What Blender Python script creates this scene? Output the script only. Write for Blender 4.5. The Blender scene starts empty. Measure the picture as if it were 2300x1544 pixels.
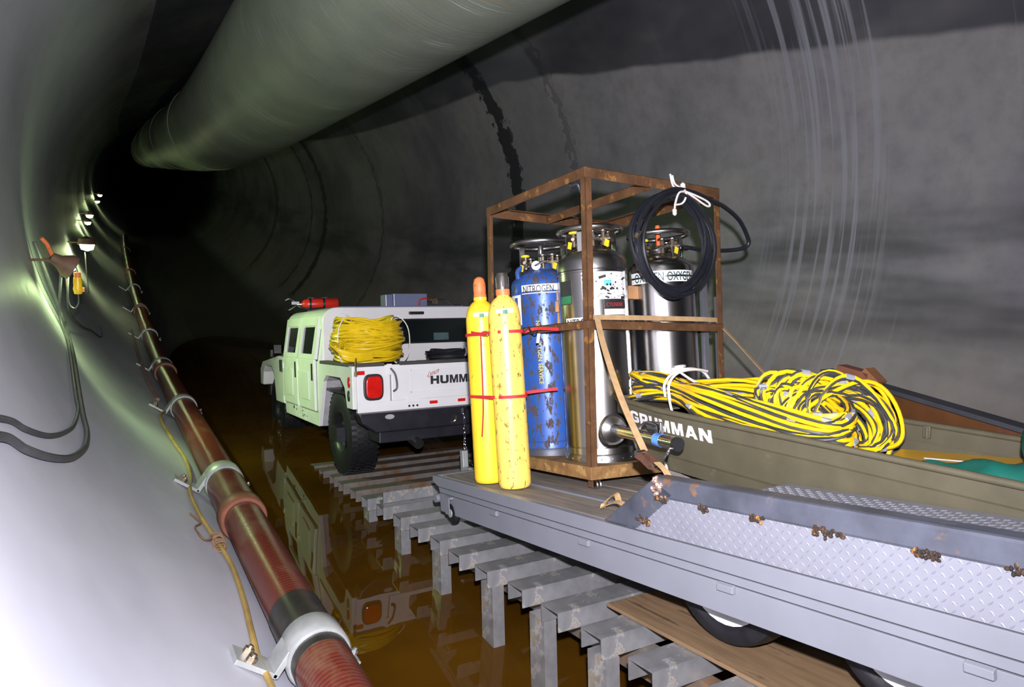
import bpy, bmesh, math, random
from mathutils import Matrix, Vector
random.seed(7)
PI = math.pi
S = bpy.context.scene
COL = S.collection

# ------------------------------------------------------------------ camera, world, flash, exposure
CAMZ = 2.53                                   # lens height above the water (water is z = 0)
cam_d = bpy.data.cameras.new('camera'); cam = bpy.data.objects.new('camera', cam_d); COL.objects.link(cam)
cam_d.sensor_width = 36.0; cam_d.lens = 1600 / 2300 * 36.0; cam_d.clip_start = .05; cam_d.clip_end = 300
_n = lambda v: v.normalized()
_dY = _n(Vector((217 - 1150, 772 - 556, -1600)))          # tunnel axis seen by the lens
_h = Vector((1, -.03, 0)); _dX = _n(_h - _h.dot(_dY) * _dY); _dZ = _dX.cross(_dY)
cam.matrix_world = Matrix(((_dX.x, _dX.y, _dX.z, 0), (_dY.x, _dY.y, _dY.z, 0), (_dZ.x, _dZ.y, _dZ.z, CAMZ), (0, 0, 0, 1)))
S.camera = cam
w = bpy.data.worlds.new('world'); S.world = w; w.use_nodes = True
w.node_tree.nodes['Background'].inputs[0].default_value = (.012, .016, .022, 1)
w.node_tree.nodes['Background'].inputs[1].default_value = .0
fl = bpy.data.lights.new('camera_flash', 'SPOT'); fl.energy = 2300; fl.color = (.965, .93, 1.0); fl.shadow_soft_size = .04; fl.spot_size = math.radians(140); fl.spot_blend = 1.0
flo = bpy.data.objects.new('camera_flash', fl); COL.objects.link(flo)
flo.matrix_world = cam.matrix_world @ Matrix.Translation((.05, .28, .05)) @ Vector((900 - 1150, 772 - 860, -1600)).to_track_quat('-Z', 'Y').to_matrix().to_4x4()
S.cycles.max_bounces = 4; S.cycles.diffuse_bounces = 2; S.cycles.glossy_bounces = 3; S.cycles.transparent_max_bounces = 4
S.cycles.adaptive_threshold = .06
vs = S.view_settings
vs.view_transform = 'Standard'; vs.look = 'None'; vs.gamma = 1; vs.use_curve_mapping = False; vs.exposure = 0.0

# ------------------------------------------------------------------ frames
def frame(o, x, y, z):
    return Matrix(((x[0], y[0], z[0], o[0]), (x[1], y[1], z[1], o[1]), (x[2], y[2], z[2], o[2]), (0, 0, 0, 1)))
K = .109; RZ = CAMZ - 1.6                     # ramp: z = RZ - K*y
_fw = _n(Vector((0, 1, -K))); _nn = _n(Vector((0, K, 1)))
RM = frame((0, 0, RZ), (1, 0, 0), _fw, _nn)
_t = Vector((-.0178, .9871, -.1593)).normalized(); _r = _t.cross(Vector((0, 0, 1))).normalized(); _u = _r.cross(_t)
TM = frame((2.307, 5.182, CAMZ - 1.757), _r, _t, _u)      # trailer: x across, y forward, z up from the deck
T = Matrix.Translation; RX = lambda a: Matrix.Rotation(a, 4, 'X'); RY = lambda a: Matrix.Rotation(a, 4, 'Y'); RZm = lambda a: Matrix.Rotation(a, 4, 'Z')
HM = RM @ T((2.17, 6.8, 0))
CM = TM @ T((.475, -1.51, .07)) @ RY(math.radians(2.4))
BM = TM @ T((.58, -1.57, .605)) @ RX(math.radians(6.2))
TCX, TCZ, TR = 3.0, CAMZ + .6, 3.7            # tunnel section
def rise(y):
    if y < 12: return 0.
    if y < 22: return (y - 12) ** 2 / 200
    return .5 + .1 * (y - 22)
def drift(y): return 0. if y < 22 else min((y - 22) ** 2 / 1500, (y - 22) * .03)

# ------------------------------------------------------------------ materials
def nodes(name):
    m = bpy.data.materials.new(name); m.use_nodes = True
    nt = m.node_tree; b = nt.nodes['Principled BSDF']
    return m, nt, b
def N(nt, typ, **kw):
    n = nt.nodes.new(typ)
    for k, v in kw.items():
        if k.startswith('i_'): n.inputs[k[2:].replace('_', ' ')].default_value = v
        else: setattr(n, k, v)
    return n
def c4(c): return (c[0], c[1], c[2], 1)
def ramp(nt, fac, stops):
    r = nt.nodes.new('ShaderNodeValToRGB'); e = r.color_ramp.elements
    while len(e) < len(stops): e.new(.5)
    for i, (p, c) in enumerate(stops):
        e[i].position = p; e[i].color = c4(c) if not isinstance(c, float) else (c, c, c, 1)
    nt.links.new(fac, r.inputs[0]); return r.outputs[0]
def mix(nt, a, b, fac, mode='MIX'):
    m = nt.nodes.new('ShaderNodeMix'); m.data_type = 'RGBA'; m.blend_type = mode
    for s, v in ((m.inputs[6], a), (m.inputs[7], b), (m.inputs[0], fac)):
        if hasattr(v, 'node'): nt.links.new(v, s)
        else: s.default_value = c4(v) if isinstance(v, (tuple, list)) else v
    return m.outputs[2]
def noise(nt, vec, scale, detail=4, rough=.55, dist=0):
    n = nt.nodes.new('ShaderNodeTexNoise'); n.inputs['Scale'].default_value = scale; n.inputs['Detail'].default_value = detail
    n.inputs['Roughness'].default_value = rough; n.inputs['Distortion'].default_value = dist
    if vec is not None: nt.links.new(vec, n.inputs['Vector'])
    return n.outputs['Fac']
def mapping(nt, vec, scale=(1, 1, 1), loc=(0, 0, 0), rot=(0, 0, 0)):
    m = nt.nodes.new('ShaderNodeMapping'); m.inputs['Scale'].default_value = scale; m.inputs['Location'].default_value = loc; m.inputs['Rotation'].default_value = rot
    nt.links.new(vec, m.inputs['Vector']); return m.outputs[0]
def coord(nt, kind='Object'):
    return nt.nodes.new('ShaderNodeTexCoord').outputs[kind]
def bump(nt, b, h, strength=.3, dist=.01):
    n = nt.nodes.new('ShaderNodeBump'); n.inputs['Strength'].default_value = strength; n.inputs['Distance'].default_value = dist
    nt.links.new(h, n.inputs['Height']); nt.links.new(n.outputs[0], b.inputs['Normal'])
_mats = {}
def mat(name, col, rough=.5, metal=0., var=.18, scale=9, bmp=0., bscale=60, spec=.5, rust=None, stretch=(1, 1, 1)):
    """plain painted/metal/plastic surface with mottling; rust = (colour, amount 0..1, scale)"""
    if name in _mats: return _mats[name]
    m, nt, b = nodes(name); o = mapping(nt, coord(nt), stretch)
    f = noise(nt, o, scale)
    d = tuple(max(0, c * (1 - var)) for c in col); l = tuple(min(1, c * (1 + var)) for c in col)
    c = ramp(nt, f, [(.3, d), (.7, l)])
    if rust:
        rc, amt, rs = rust
        rf = ramp(nt, noise(nt, o, rs, 6, .65), [(.70 - amt * .45, 0.), (.76 - amt * .45, 1.)])
        rcol = ramp(nt, noise(nt, o, rs * 3), [(.3, tuple(x * .55 for x in rc)), (.7, rc)])
        c = mix(nt, c, rcol, rf)
        if metal:
            inv = nt.nodes.new('ShaderNodeMath'); inv.operation = 'MULTIPLY_ADD'; nt.links.new(rf, inv.inputs[0]); inv.inputs[1].default_value = -metal; inv.inputs[2].default_value = metal
            nt.links.new(inv.outputs[0], b.inputs['Metallic'])
        rr = nt.nodes.new('ShaderNodeMath'); rr.operation = 'MULTIPLY_ADD'; nt.links.new(rf, rr.inputs[0]); rr.inputs[1].default_value = .85 - rough; rr.inputs[2].default_value = rough
        nt.links.new(rr.outputs[0], b.inputs['Roughness'])
    else:
        b.inputs['Metallic'].default_value = metal
    nt.links.new(c, b.inputs['Base Color'])
    if not rust: b.inputs['Roughness'].default_value = rough
    b.inputs['Specular IOR Level'].default_value = spec
    if bmp: bump(nt, b, noise(nt, o, bscale, 5), bmp, .004)
    _mats[name] = m; return m
def emis(name, col, strength):
    m, nt, b = nodes(name); b.inputs['Base Color'].default_value = c4(col); b.inputs['Emission Color'].default_value = c4(col); b.inputs['Emission Strength'].default_value = strength
    return m

def concrete():
    m, nt, b = nodes('tunnel_concrete'); uv = nt.nodes.new('ShaderNodeUVMap').outputs[0]   # u: metres along, v: angle in degrees
    obj = coord(nt)
    sep = nt.nodes.new('ShaderNodeSeparateXYZ'); nt.links.new(uv, sep.inputs[0]); u, v = sep.outputs[0], sep.outputs[1]
    big = noise(nt, obj, .55, 3, .6); fine = noise(nt, obj, 5, 3, .65)
    c = ramp(nt, big, [(.32, (.125, .122, .138)), (.5, (.20, .195, .205)), (.68, (.24, .23, .228))])
    c = mix(nt, c, ramp(nt, fine, [(.25, .65), (.55, 1.), (.8, 1.12)]), .6, 'MULTIPLY')
    def ms(inp, lo, hi):         # smooth window lo..hi on a value
        r = nt.nodes.new('ShaderNodeMapRange'); r.interpolation_type = 'SMOOTHSTEP'
        r.inputs['From Min'].default_value = lo; r.inputs['From Max'].default_value = hi; nt.links.new(inp, r.inputs[0]); return r.outputs[0]
    def mth(op, a, bb=None, cc=None):
        n = nt.nodes.new('ShaderNodeMath'); n.operation = op
        for i, x in enumerate((a, bb, cc)):
            if x is None: continue
            if hasattr(x, 'node'): nt.links.new(x, n.inputs[i])
            else: n.inputs[i].default_value = x
        return n.outputs[0]
    # wobble for all edges
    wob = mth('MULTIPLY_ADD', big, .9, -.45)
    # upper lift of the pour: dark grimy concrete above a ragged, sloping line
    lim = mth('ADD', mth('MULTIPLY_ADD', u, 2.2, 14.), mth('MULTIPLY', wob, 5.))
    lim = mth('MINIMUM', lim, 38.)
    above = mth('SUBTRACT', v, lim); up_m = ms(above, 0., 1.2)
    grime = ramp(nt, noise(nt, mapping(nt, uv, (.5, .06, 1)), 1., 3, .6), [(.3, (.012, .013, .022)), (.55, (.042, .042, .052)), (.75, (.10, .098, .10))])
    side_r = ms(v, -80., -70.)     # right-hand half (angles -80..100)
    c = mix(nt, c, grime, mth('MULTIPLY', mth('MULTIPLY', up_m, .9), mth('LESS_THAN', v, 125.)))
    # soft horizontal water stains low on the right wall
    st = ramp(nt, noise(nt, mapping(nt, uv, (.25, .10, 1), (3, 0, 0)), 1., 3, .6), [(.42, 0.), (.62, 1.)])
    band = mth('MULTIPLY', ms(v, -32., -14.), mth('SUBTRACT', 1., ms(v, -4., 6.)))
    c = mix(nt, c, (.055, .055, .06), mth('MULTIPLY', mth('MULTIPLY', st, band), .85))
    # ochre silt tint below
    low = mth('MULTIPLY', mth('SUBTRACT', 1., ms(v, -34., -10.)), ms(v, -62., -40.))
    c = mix(nt, c, (.20, .16, .11), mth('MULTIPLY', low, .4))
    # pale mineral drips running down the arch
    dr = noise(nt, mapping(nt, uv, (15, .018, 1)), 1., 2, .6, 0); dr2 = noise(nt, mapping(nt, uv, (.7, .005, 1), (5, 2, 0)), 1., 1)
    drip = mth('MULTIPLY', ms(dr, .60, .68), ms(dr2, .46, .62))
    near = mth('MULTIPLY', ms(u, 4.1, 4.5), mth('SUBTRACT', 1., ms(u, 5.3, 5.9)))
    drip = mth('MULTIPLY', mth('ADD', mth('MULTIPLY', drip, .5), mth('MULTIPLY', mth('MULTIPLY', ms(dr, .50, .60), near), .9)), ms(v, -45., -5.))
    drip = mth('MULTIPLY', drip, mth('LESS_THAN', v, 70.))
    c = mix(nt, c, (.26, .265, .30), mth('MULTIPLY', drip, .7))
    # dark, ragged construction joints round the arch
    rag = mth('MULTIPLY_ADD', fine, .8, -.4)
    uu = mth('ADD', u, rag)
    def joint(at, half, k, lo=-60., hi=80.):
        d = mth('ABSOLUTE', mth('SUBTRACT', uu, at))
        return mth('MULTIPLY', mth('MULTIPLY', mth('SUBTRACT', 1., ms(d, half * .8, half)), k), mth('MULTIPLY', ms(v, lo, lo + 6), mth('SUBTRACT', 1., ms(v, hi, hi + 8))))
    for at, half, k, lo, hi in ((11.35, .22, .93, -45., 60.), (9.5, .10, .35, -30., 60.), (18.6, .10, .55, -50., 50.), (24.2, .25, .9, -50., 60.), (26., .12, .8, -50., 40.), (32., .3, .8, -50., 60.)):
        c = mix(nt, c, (.012, .012, .018), joint(at, half, k, lo, hi))
    # pale patch beside the joint
    pale = mth('MULTIPLY', mth('MULTIPLY', ms(u, 9.6, 9.7), mth('SUBTRACT', 1., ms(u, 11.1, 11.2))), .3)
    c = mix(nt, c, (.13, .135, .145), pale)
    # wall at the lamps' side: smooth, pale, bluish
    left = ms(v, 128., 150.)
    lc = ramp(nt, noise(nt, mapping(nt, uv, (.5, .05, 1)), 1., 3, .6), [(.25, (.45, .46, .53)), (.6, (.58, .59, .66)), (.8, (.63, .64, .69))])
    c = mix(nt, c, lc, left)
    # mud below the water line
    z = nt.nodes.new('ShaderNodeSeparateXYZ'); nt.links.new(obj, z.inputs[0])
    c = mix(nt, c, (.10, .06, .02), mth('SUBTRACT', 1., ms(z.outputs[2], -.05, .12)))
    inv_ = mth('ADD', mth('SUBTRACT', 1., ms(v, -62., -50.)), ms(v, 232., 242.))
    c = mix(nt, c, (.022, .014, .008), mth('MULTIPLY', mth('MINIMUM', inv_, 1.), .9))  # dirty floor, with the shade beyond the flash also painted into the invert
    nt.links.new(c, b.inputs['Base Color'])
    rgh = mth('MULTIPLY_ADD', fine, .25, .38); nt.links.new(mth('ADD', rgh, mth('MULTIPLY', mth('SUBTRACT', 1., left), .2)), b.inputs['Roughness'])
    return m

def water_mat():
    m, nt, b = nodes('muddy_water'); o = coord(nt)
    c = ramp(nt, noise(nt, o, .8, 4), [(.3, (.048, .019, .0015)), (.7, (.095, .042, .003))])
    nt.links.new(c, b.inputs['Base Color']); b.inputs['Roughness'].default_value = .015; b.inputs['IOR'].default_value = 1.33; b.inputs['Specular IOR Level'].default_value = .75
    bump(nt, b, noise(nt, mapping(nt, o, (1, .6, 1)), 1.7, 2, .4), .06, .05)
    tr = nt.nodes.new('ShaderNodeBsdfTransparent'); tr.inputs[0].default_value = (.55, .32, .07, 1)
    mx = nt.nodes.new('ShaderNodeMixShader'); mx.inputs[0].default_value = .30
    nt.links.new(b.outputs[0], mx.inputs[1]); nt.links.new(tr.outputs[0], mx.inputs[2]); nt.links.new(mx.outputs[0], nt.nodes['Material Output'].inputs[0])
    return m

def duct_mat():
    m, nt, b = nodes('duct_sheet'); o = coord(nt)
    c = ramp(nt, noise(nt, o, 1.3, 5), [(.3, (.16, .182, .145)), (.7, (.225, .25, .20))])
    st = ramp(nt, noise(nt, mapping(nt, o, (.6, 3, .6)), 1.4, 6, .7), [(.60, 0.), (.75, 1.)]); c = mix(nt, c, (.27, .19, .09), mix(nt, (0, 0, 0), (.55, .55, .55), st))
    ring = noise(nt, mapping(nt, o, (.25, 22, .25), (0, 0, 0), (.05, 0, .06)), 1., 3, .6)
    lines = ramp(nt, ring, [(.575, 0.), (.60, 1.), (.62, .1)]); brk = ramp(nt, noise(nt, o, 1.1, 3), [(.47, 0.), (.62, .8)])
    c = mix(nt, c, (.62, .64, .60), mix(nt, (0, 0, 0), lines, brk))
    nt.links.new(c, b.inputs['Base Color']); b.inputs['Roughness'].default_value = .5; b.inputs['Metallic'].default_value = .1
    bump(nt, b, ring, .25, .01)
    return m

def pipe_mat():
    m, nt, b = nodes('wound_fibreglass'); o = coord(nt)
    w_ = N(nt, 'ShaderNodeTexWave'); w_.bands_direction = 'Y'; w_.inputs['Scale'].default_value = 9; w_.inputs['Distortion'].default_value = 1.2; w_.inputs['Detail'].default_value = 2
    nt.links.new(o, w_.inputs['Vector'])
    c = ramp(nt, w_.outputs['Fac'], [(.1, (.085, .016, .010)), (.9, (.15, .030, .018))])
    c = mix(nt, c, (.17, .10, .055), ramp(nt, noise(nt, mapping(nt, o, (1, .5, 1)), 3.5, 6, .65), [(.52, 0.), (.72, .75)]))
    nt.links.new(c, b.inputs['Base Color']); b.inputs['Roughness'].default_value = .3
    bump(nt, b, w_.outputs['Fac'], .15, .003)
    return m

def tread_plate_bump():
    return mat('grey_trailer_paint', (.165, .172, .20), .45, 0, .06, 3, .05, 30, .5, ((.20, .12, .05), .03, 3.))

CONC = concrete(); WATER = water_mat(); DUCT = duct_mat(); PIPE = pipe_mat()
GREY = tread_plate_bump()
PLATE = mat('tread_plate_paint', (.185, .19, .225), .36, .1, .06, 5, 0, 30, .6, ((.16, .09, .04), .05, 4.))
GALV = mat('galvanised_steel', (.37, .375, .385), .36, .7, .25, 7, .1, 40, .5, ((.20, .17, .13), .28, 5.))
GALV_RUST = mat('rusty_steel_beam', (.13, .06, .03), .7, .2, .3, 6, .2, 40, .4, ((.30, .095, .02), .58, 2.5))
GALV_DULL = mat('dirty_steel_beam', (.13, .115, .10), .6, .3, .3, 6, .2, 40, .4, ((.14, .08, .04), .4, 3.))
STEEL = mat('stainless_steel', (.50, .49, .48), .25, 1., .12, 3, .03, 90, stretch=(1, 1, .3))
STEEL_D = mat('stainless_dull', (.42, .41, .40), .30, 1., .2, 6, .05, 90)
CHROME = mat('chrome', (.5, .5, .52), .2, 1., .05)
BRASS = mat('valve_metal', (.33, .27, .2), .35, .9, .3, 25)
RUST = mat('rusted_angle_steel', (.12, .058, .026), .62, .15, .35, 7, .4, 45, .35, ((.30, .14, .035), .30, 9.))
TUBE_RUST = mat('scaled_steel_tube', (.085, .093, .12), .5, .4, .35, 4, .15, 40, .5, ((.17, .09, .045), .27, 5.))
YCYL = mat('yellow_cylinder_paint', (.90, .60, .03), .36, 0, .08, 5, .04, 50, .5, ((.30, .15, .04), .16, 26., ), (1, 1, .6))
YCYL2 = mat('worn_yellow_cylinder_paint', (.93, .64, .12), .36, 0, .10, 5, .04, 50, .5, ((.28, .14, .03), .27, 34.), (1, 1, .5))
BLUE = mat('blue_tank_paint', (.022, .09, .36), .36, .1, .12, 5, .04, 50, .5, ((.075, .06, .06), .44, 30.), (1, 1, .4))
ORANGE = mat('orange_cap', (.75, .20, .06), .5, 0, .15, 9, .1, 40, .5, ((.12, .05, .02), .22, 30.))
WHITE = mat('white_paint', (.70, .70, .70), .35, 0, .04, 3)
WHITE_B = mat('white_truck_paint', (.66, .68, .65), .35, 0, .06, 4, 0, 40, .5, ((.40, .38, .32), .05, 5.))
BLACK = mat('black_plastic', (.012, .012, .014), .45, 0, .2, 9)
RUBBER = mat('tyre_rubber', (.008, .008, .010), .55, 0, .3, 14, .2, 60, .3)
HOSE = mat('black_rubber_hose', (.012, .013, .018), .33, 0, .2, 14)
GLASS = mat('dark_window_glass', (.006, .010, .010), .06, 0, .1, 3, spec=.6)
RED = mat('red_paint', (.62, .025, .015), .3, 0, .08)
REDLENS = mat('red_lens', (.60, .012, .008), .12, 0, .2, 12, spec=.7)
REDSTRAP = mat('red_webbing', (.60, .02, .03), .7, 0, .1)
TAN = mat('tan_webbing', (.42, .27, .13), .8, 0, .15, 20, .2, 120)
YCABLE = mat('yellow_cable_jacket', (.80, .50, .006), .35, 0, .1, 9)
YCABLE2 = mat('yellow_hose_jacket', (.72, .50, .01), .32, 0, .12, 9)
DCABLE = mat('dark_cable_jacket', (.035, .037, .04), .45, 0, .2, 9)
TAPE = mat('grey_tape', (.34, .36, .42), .25, .3, .15, 12)
ROPE = mat('white_cord', (.72, .66, .62), .8, 0, .15, 60, .3, 200)
OLIVE = mat('olive_boat_paint', (.082, .073, .045), .55, 0, .12, 6, .12, 70, .4, ((.15, .125, .08), .12, 8.))
BROWNBEAM = mat('brown_beam_steel', (.075, .026, .004), .55, .1, .3, 4, .1, 40, .4, ((.10, .025, .01), .35, 3.))
WOOD = mat('weathered_deck_wood', (.20, .175, .15), .8, 0, .3, 4, .3, 40, .3, ((.07, .05, .04), .15, 3.), (6, .6, 6))
PLY = mat('plywood', (.15, .095, .05), .75, 0, .25, 3, .15, 40, .3, ((.08, .05, .028), .25, 3.), (7, .7, 3))
BLOCK = mat('wood_block', (.40, .21, .09), .75, 0, .2, 8, .1, 40)
DBLOCK = mat('stained_wood_block', (.13, .045, .02), .75, 0, .2, 8, .1, 40)
GREEN = mat('green_tarpaulin', (.006, .10, .075), .5, 0, .12, 7, .15, 30)
GREYBOX = mat('grey_box_paint', (.16, .18, .28), .3, .1, .1, 5)
PAPER = mat('paper_label', (.78, .77, .75), .5, 0, .05)
PRINT = mat('black_print', (.02, .022, .025), .5)
GPRINT = mat('green_print', (.02, .16, .06), .5); BPRINT = mat('blue_print', (.02, .06, .3), .5); CPRINT = mat('cyan_print', (.12, .55, .62), .5); RPRINT = mat('red_print', (.4, .03, .03), .5); YPRINT = mat('yellow_stencil', (.6, .55, .12), .6)
CLAMP = mat('grey_clamp_steel', (.40, .42, .41), .45, .35, .15, 8, .05, 60, .5, ((.28, .2, .13), .12, 6.))
TAPEBLK = mat('black_pipe_wrap', (.022, .020, .016), .35, 0, .5, 9)
CABLE_G = mat('grey_wall_cable', (.07, .072, .08), .5, 0, .3, 6)
CABLE_Y = mat('muddy_yellow_cable', (.36, .24, .07), .55, 0, .35, 4)
PINK = mat('pinkish_wood', (.28, .17, .14), .8, 0, .2, 6)
BRACKET = mat('brown_reflector_paint', (.15, .085, .05), .6, 0, .2, 9)
LAMP = emis('lamp_glow', (.86, 1, .50), 40.); LAMP.cycles.emission_sampling='NONE'
DARKMETAL = mat('black_chassis', (.016, .016, .022), .4, .2, .3, 8)
ALU = mat('aluminium', (.6, .61, .68), .3, .9, .08, 5)
YELLOWBOARD = mat('yellow_board_paint', (.55, .30, .01), .4, 0, .12, 7)

# ------------------------------------------------------------------ mesh builder
class MB:
    def __init__(s): s.v = []; s.f = []; s.sm = []
    def add(s, vs_, fs, M=None, smooth=False):
        o = len(s.v)
        for p in vs_:
            p = Vector(p); s.v.append(tuple(M @ p) if M is not None else tuple(p))
        for f in fs: s.f.append(tuple(o + i for i in f)); s.sm.append(smooth)
        return s
    def box(s, lo, hi, M=None):
        x0, y0, z0 = lo; x1, y1, z1 = hi
        return s.add([(x0, y0, z0), (x1, y0, z0), (x1, y1, z0), (x0, y1, z0), (x0, y0, z1), (x1, y0, z1), (x1, y1, z1), (x0, y1, z1)],
                     [(0, 3, 2, 1), (4, 5, 6, 7), (0, 1, 5, 4), (1, 2, 6, 5), (2, 3, 7, 6), (3, 0, 4, 7)], M)
    def prism(s, poly, a, b, axis='x', M=None):
        """polygon in the two other axes (in order), extruded a..b along axis"""
        def P(q, t):
            return (t, q[0], q[1]) if axis == 'x' else (q[0], t, q[1]) if axis == 'y' else (q[0], q[1], t)
        n = len(poly)
        return s.add([P(q, a) for q in poly] + [P(q, b) for q in poly],
                     [tuple(range(n - 1, -1, -1)), tuple(range(n, 2 * n))] + [(i, (i + 1) % n, n + (i + 1) % n, n + i) for i in range(n)], M)
    def lathe(s, prof, seg=32, M=None, smooth=True, a0=0., a1=2 * PI):
        """prof: (r, z) list, about z"""
        full = abs(a1 - a0 - 2 * PI) < 1e-6; cols = seg if full else seg + 1
        vs_ = [(r * math.cos(a0 + (a1 - a0) * i / seg), r * math.sin(a0 + (a1 - a0) * i / seg), z) for r, z in prof for i in range(cols)]
        fs = []
        for j in range(len(prof) - 1):
            for i in range(seg):
                k = (i + 1) % cols
                fs.append((j * cols + i, j * cols + k, (j + 1) * cols + k, (j + 1) * cols + i))
        return s.add(vs_, fs, M, smooth)
    def cyl(s, p, q, r, seg=12, r2=None, smooth=True):
        p = Vector(p); q = Vector(q); d = q - p; L = d.length
        M = T(p) @ d.to_track_quat('Z', 'Y').to_matrix().to_4x4(); r2 = r if r2 is None else r2
        s.lathe([(0.0001, 0), (r, 0)], seg, M, False); s.lathe([(r, 0), (r2, L)], seg, M, smooth); return s.lathe([(r2, L), (0.0001, L)], seg, M, False)
    def tube(s, pts, r, seg=8, closed=False, cap=True, flat=None):
        """sweep along pts; flat=(w,h) sweeps a band instead"""
        pts = [Vector(p) for p in pts]; n = len(pts); rings = []; up = None
        for i in range(n):
            a = pts[(i - 1) % n] if closed or i else pts[i]; b = pts[(i + 1) % n] if closed or i < n - 1 else pts[i]
            t = (b - a).normalized() if (b - a).length > 1e-9 else Vector((0, 0, 1))
            if up is None: up = t.orthogonal().normalized() if flat is None else flat[2]
            up = (up - t * up.dot(t)); up = up.normalized() if up.length > 1e-6 else t.orthogonal().normalized()
            sd = t.cross(up)
            rr = r[i] if isinstance(r, (list, tuple)) else r
            if flat: rings.append([tuple(pts[i] + sd * x * flat[0] / 2 + up * y * flat[1] / 2) for x, y in ((-1, -1), (1, -1), (1, 1), (-1, 1))])
            else: rings.append([tuple(pts[i] + (up * math.cos(2 * PI * k / seg) + sd * math.sin(2 * PI * k / seg)) * rr) for k in range(seg)])
        m = len(rings[0]); fs = []
        for i in range(n if closed else n - 1):
            j = (i + 1) % n
            for k in range(m): fs.append((i * m + k, i * m + (k + 1) % m, j * m + (k + 1) % m, j * m + k))
        if cap and not closed: fs += [tuple(range(m - 1, -1, -1)), tuple((n - 1) * m + k for k in range(m))]
        return s.add([v for g in rings for v in g], fs, None, flat is None)
    def torus(s, R, r, M=None, seg=40, seg2=10):
        return s.tube([(M if M is not None else Matrix()) @ Vector((R * math.cos(2 * PI * i / seg), R * math.sin(2 * PI * i / seg), 0)) for i in range(seg)], r, seg2, True)
    def mesh(s, name, m, bev=0.):
        me = bpy.data.meshes.new(name); me.from_pydata(s.v, [], s.f); me.materials.append(m)
        for p, q in zip(me.polygons, s.sm): p.use_smooth = q
        bm = bmesh.new(); bm.from_mesh(me); bmesh.ops.recalc_face_normals(bm, faces=bm.faces); bm.to_mesh(me); bm.free()
        if any(s.sm): me.set_sharp_from_angle(angle=math.radians(42))
        return me
    def build(s, name, m, parent=None, M=None, bev=0.):
        return obj(name, s.mesh(name, m), parent, M, bev)
def obj(name, me, parent=None, M=None, bev=0.):
    o = bpy.data.objects.new(name, me); COL.objects.link(o)
    if parent is not None: o.parent = parent
    if M is not None:
        if parent is None: o.matrix_world = M
        else: o.matrix_local = M
    if bev:
        b = o.modifiers.new('bevel', 'BEVEL'); b.width = bev; b.segments = 2; b.limit_method = 'ANGLE'; b.angle_limit = math.radians(40)
    return o
def tag(o, label, cat, group=None):
    o['label'] = label; o['category'] = cat
    if group: o['group'] = group
    return o
def thing(name, label, cat, M=None, group=None):
    o = bpy.data.objects.new(name, None); COL.objects.link(o); o.empty_display_size = .1
    if M is not None: o.matrix_world = M
    return tag(o, label, cat, group)
def struct(o): o['kind'] = 'structure'; return o
def stuff(o): o['kind'] = 'stuff'; return o
def spline(pts, n=8, closed=False):
    pts = [Vector(p) for p in pts]; out = []; L = len(pts)
    for i in range(L if closed else L - 1):
        g = (lambda k: pts[k % L]) if closed else (lambda k: pts[min(max(k, 0), L - 1)])
        p0, p1, p2, p3 = g(i - 1), g(i), g(i + 1), g(i + 2)
        for k in range(n):
            t = k / n; out.append(.5 * ((2 * p1) + (p2 - p0) * t + (2 * p0 - 5 * p1 + 4 * p2 - p3) * t * t + (3 * p1 - p0 - 3 * p2 + p3) * t ** 3))
    if not closed: out.append(pts[-1])
    return out
def text(body, height, m, name, parent, fn, sx=1., bold=0., shear=0., depth=.0015):
    """flat lettering: fn maps (x, y, depth) in metres, baseline-left origin, to the parent's space"""
    cu = bpy.data.curves.new(name, 'FONT'); cu.body = body; cu.size = height / .72; cu.offset = bold; cu.shear = shear; cu.extrude = depth / 2; cu.resolution_u = 3; cu.fill_mode = 'BOTH'
    o = bpy.data.objects.new(name, cu); COL.objects.link(o)
    me = bpy.data.meshes.new_from_object(o.evaluated_get(bpy.context.evaluated_depsgraph_get())); bpy.data.objects.remove(o); bpy.data.curves.remove(cu)
    for v in me.vertices: v.co = fn(v.co.x * sx, v.co.y, v.co.z)
    me.name = name; me.materials.clear(); me.materials.append(m)
    return obj(name, me, parent)

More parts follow.
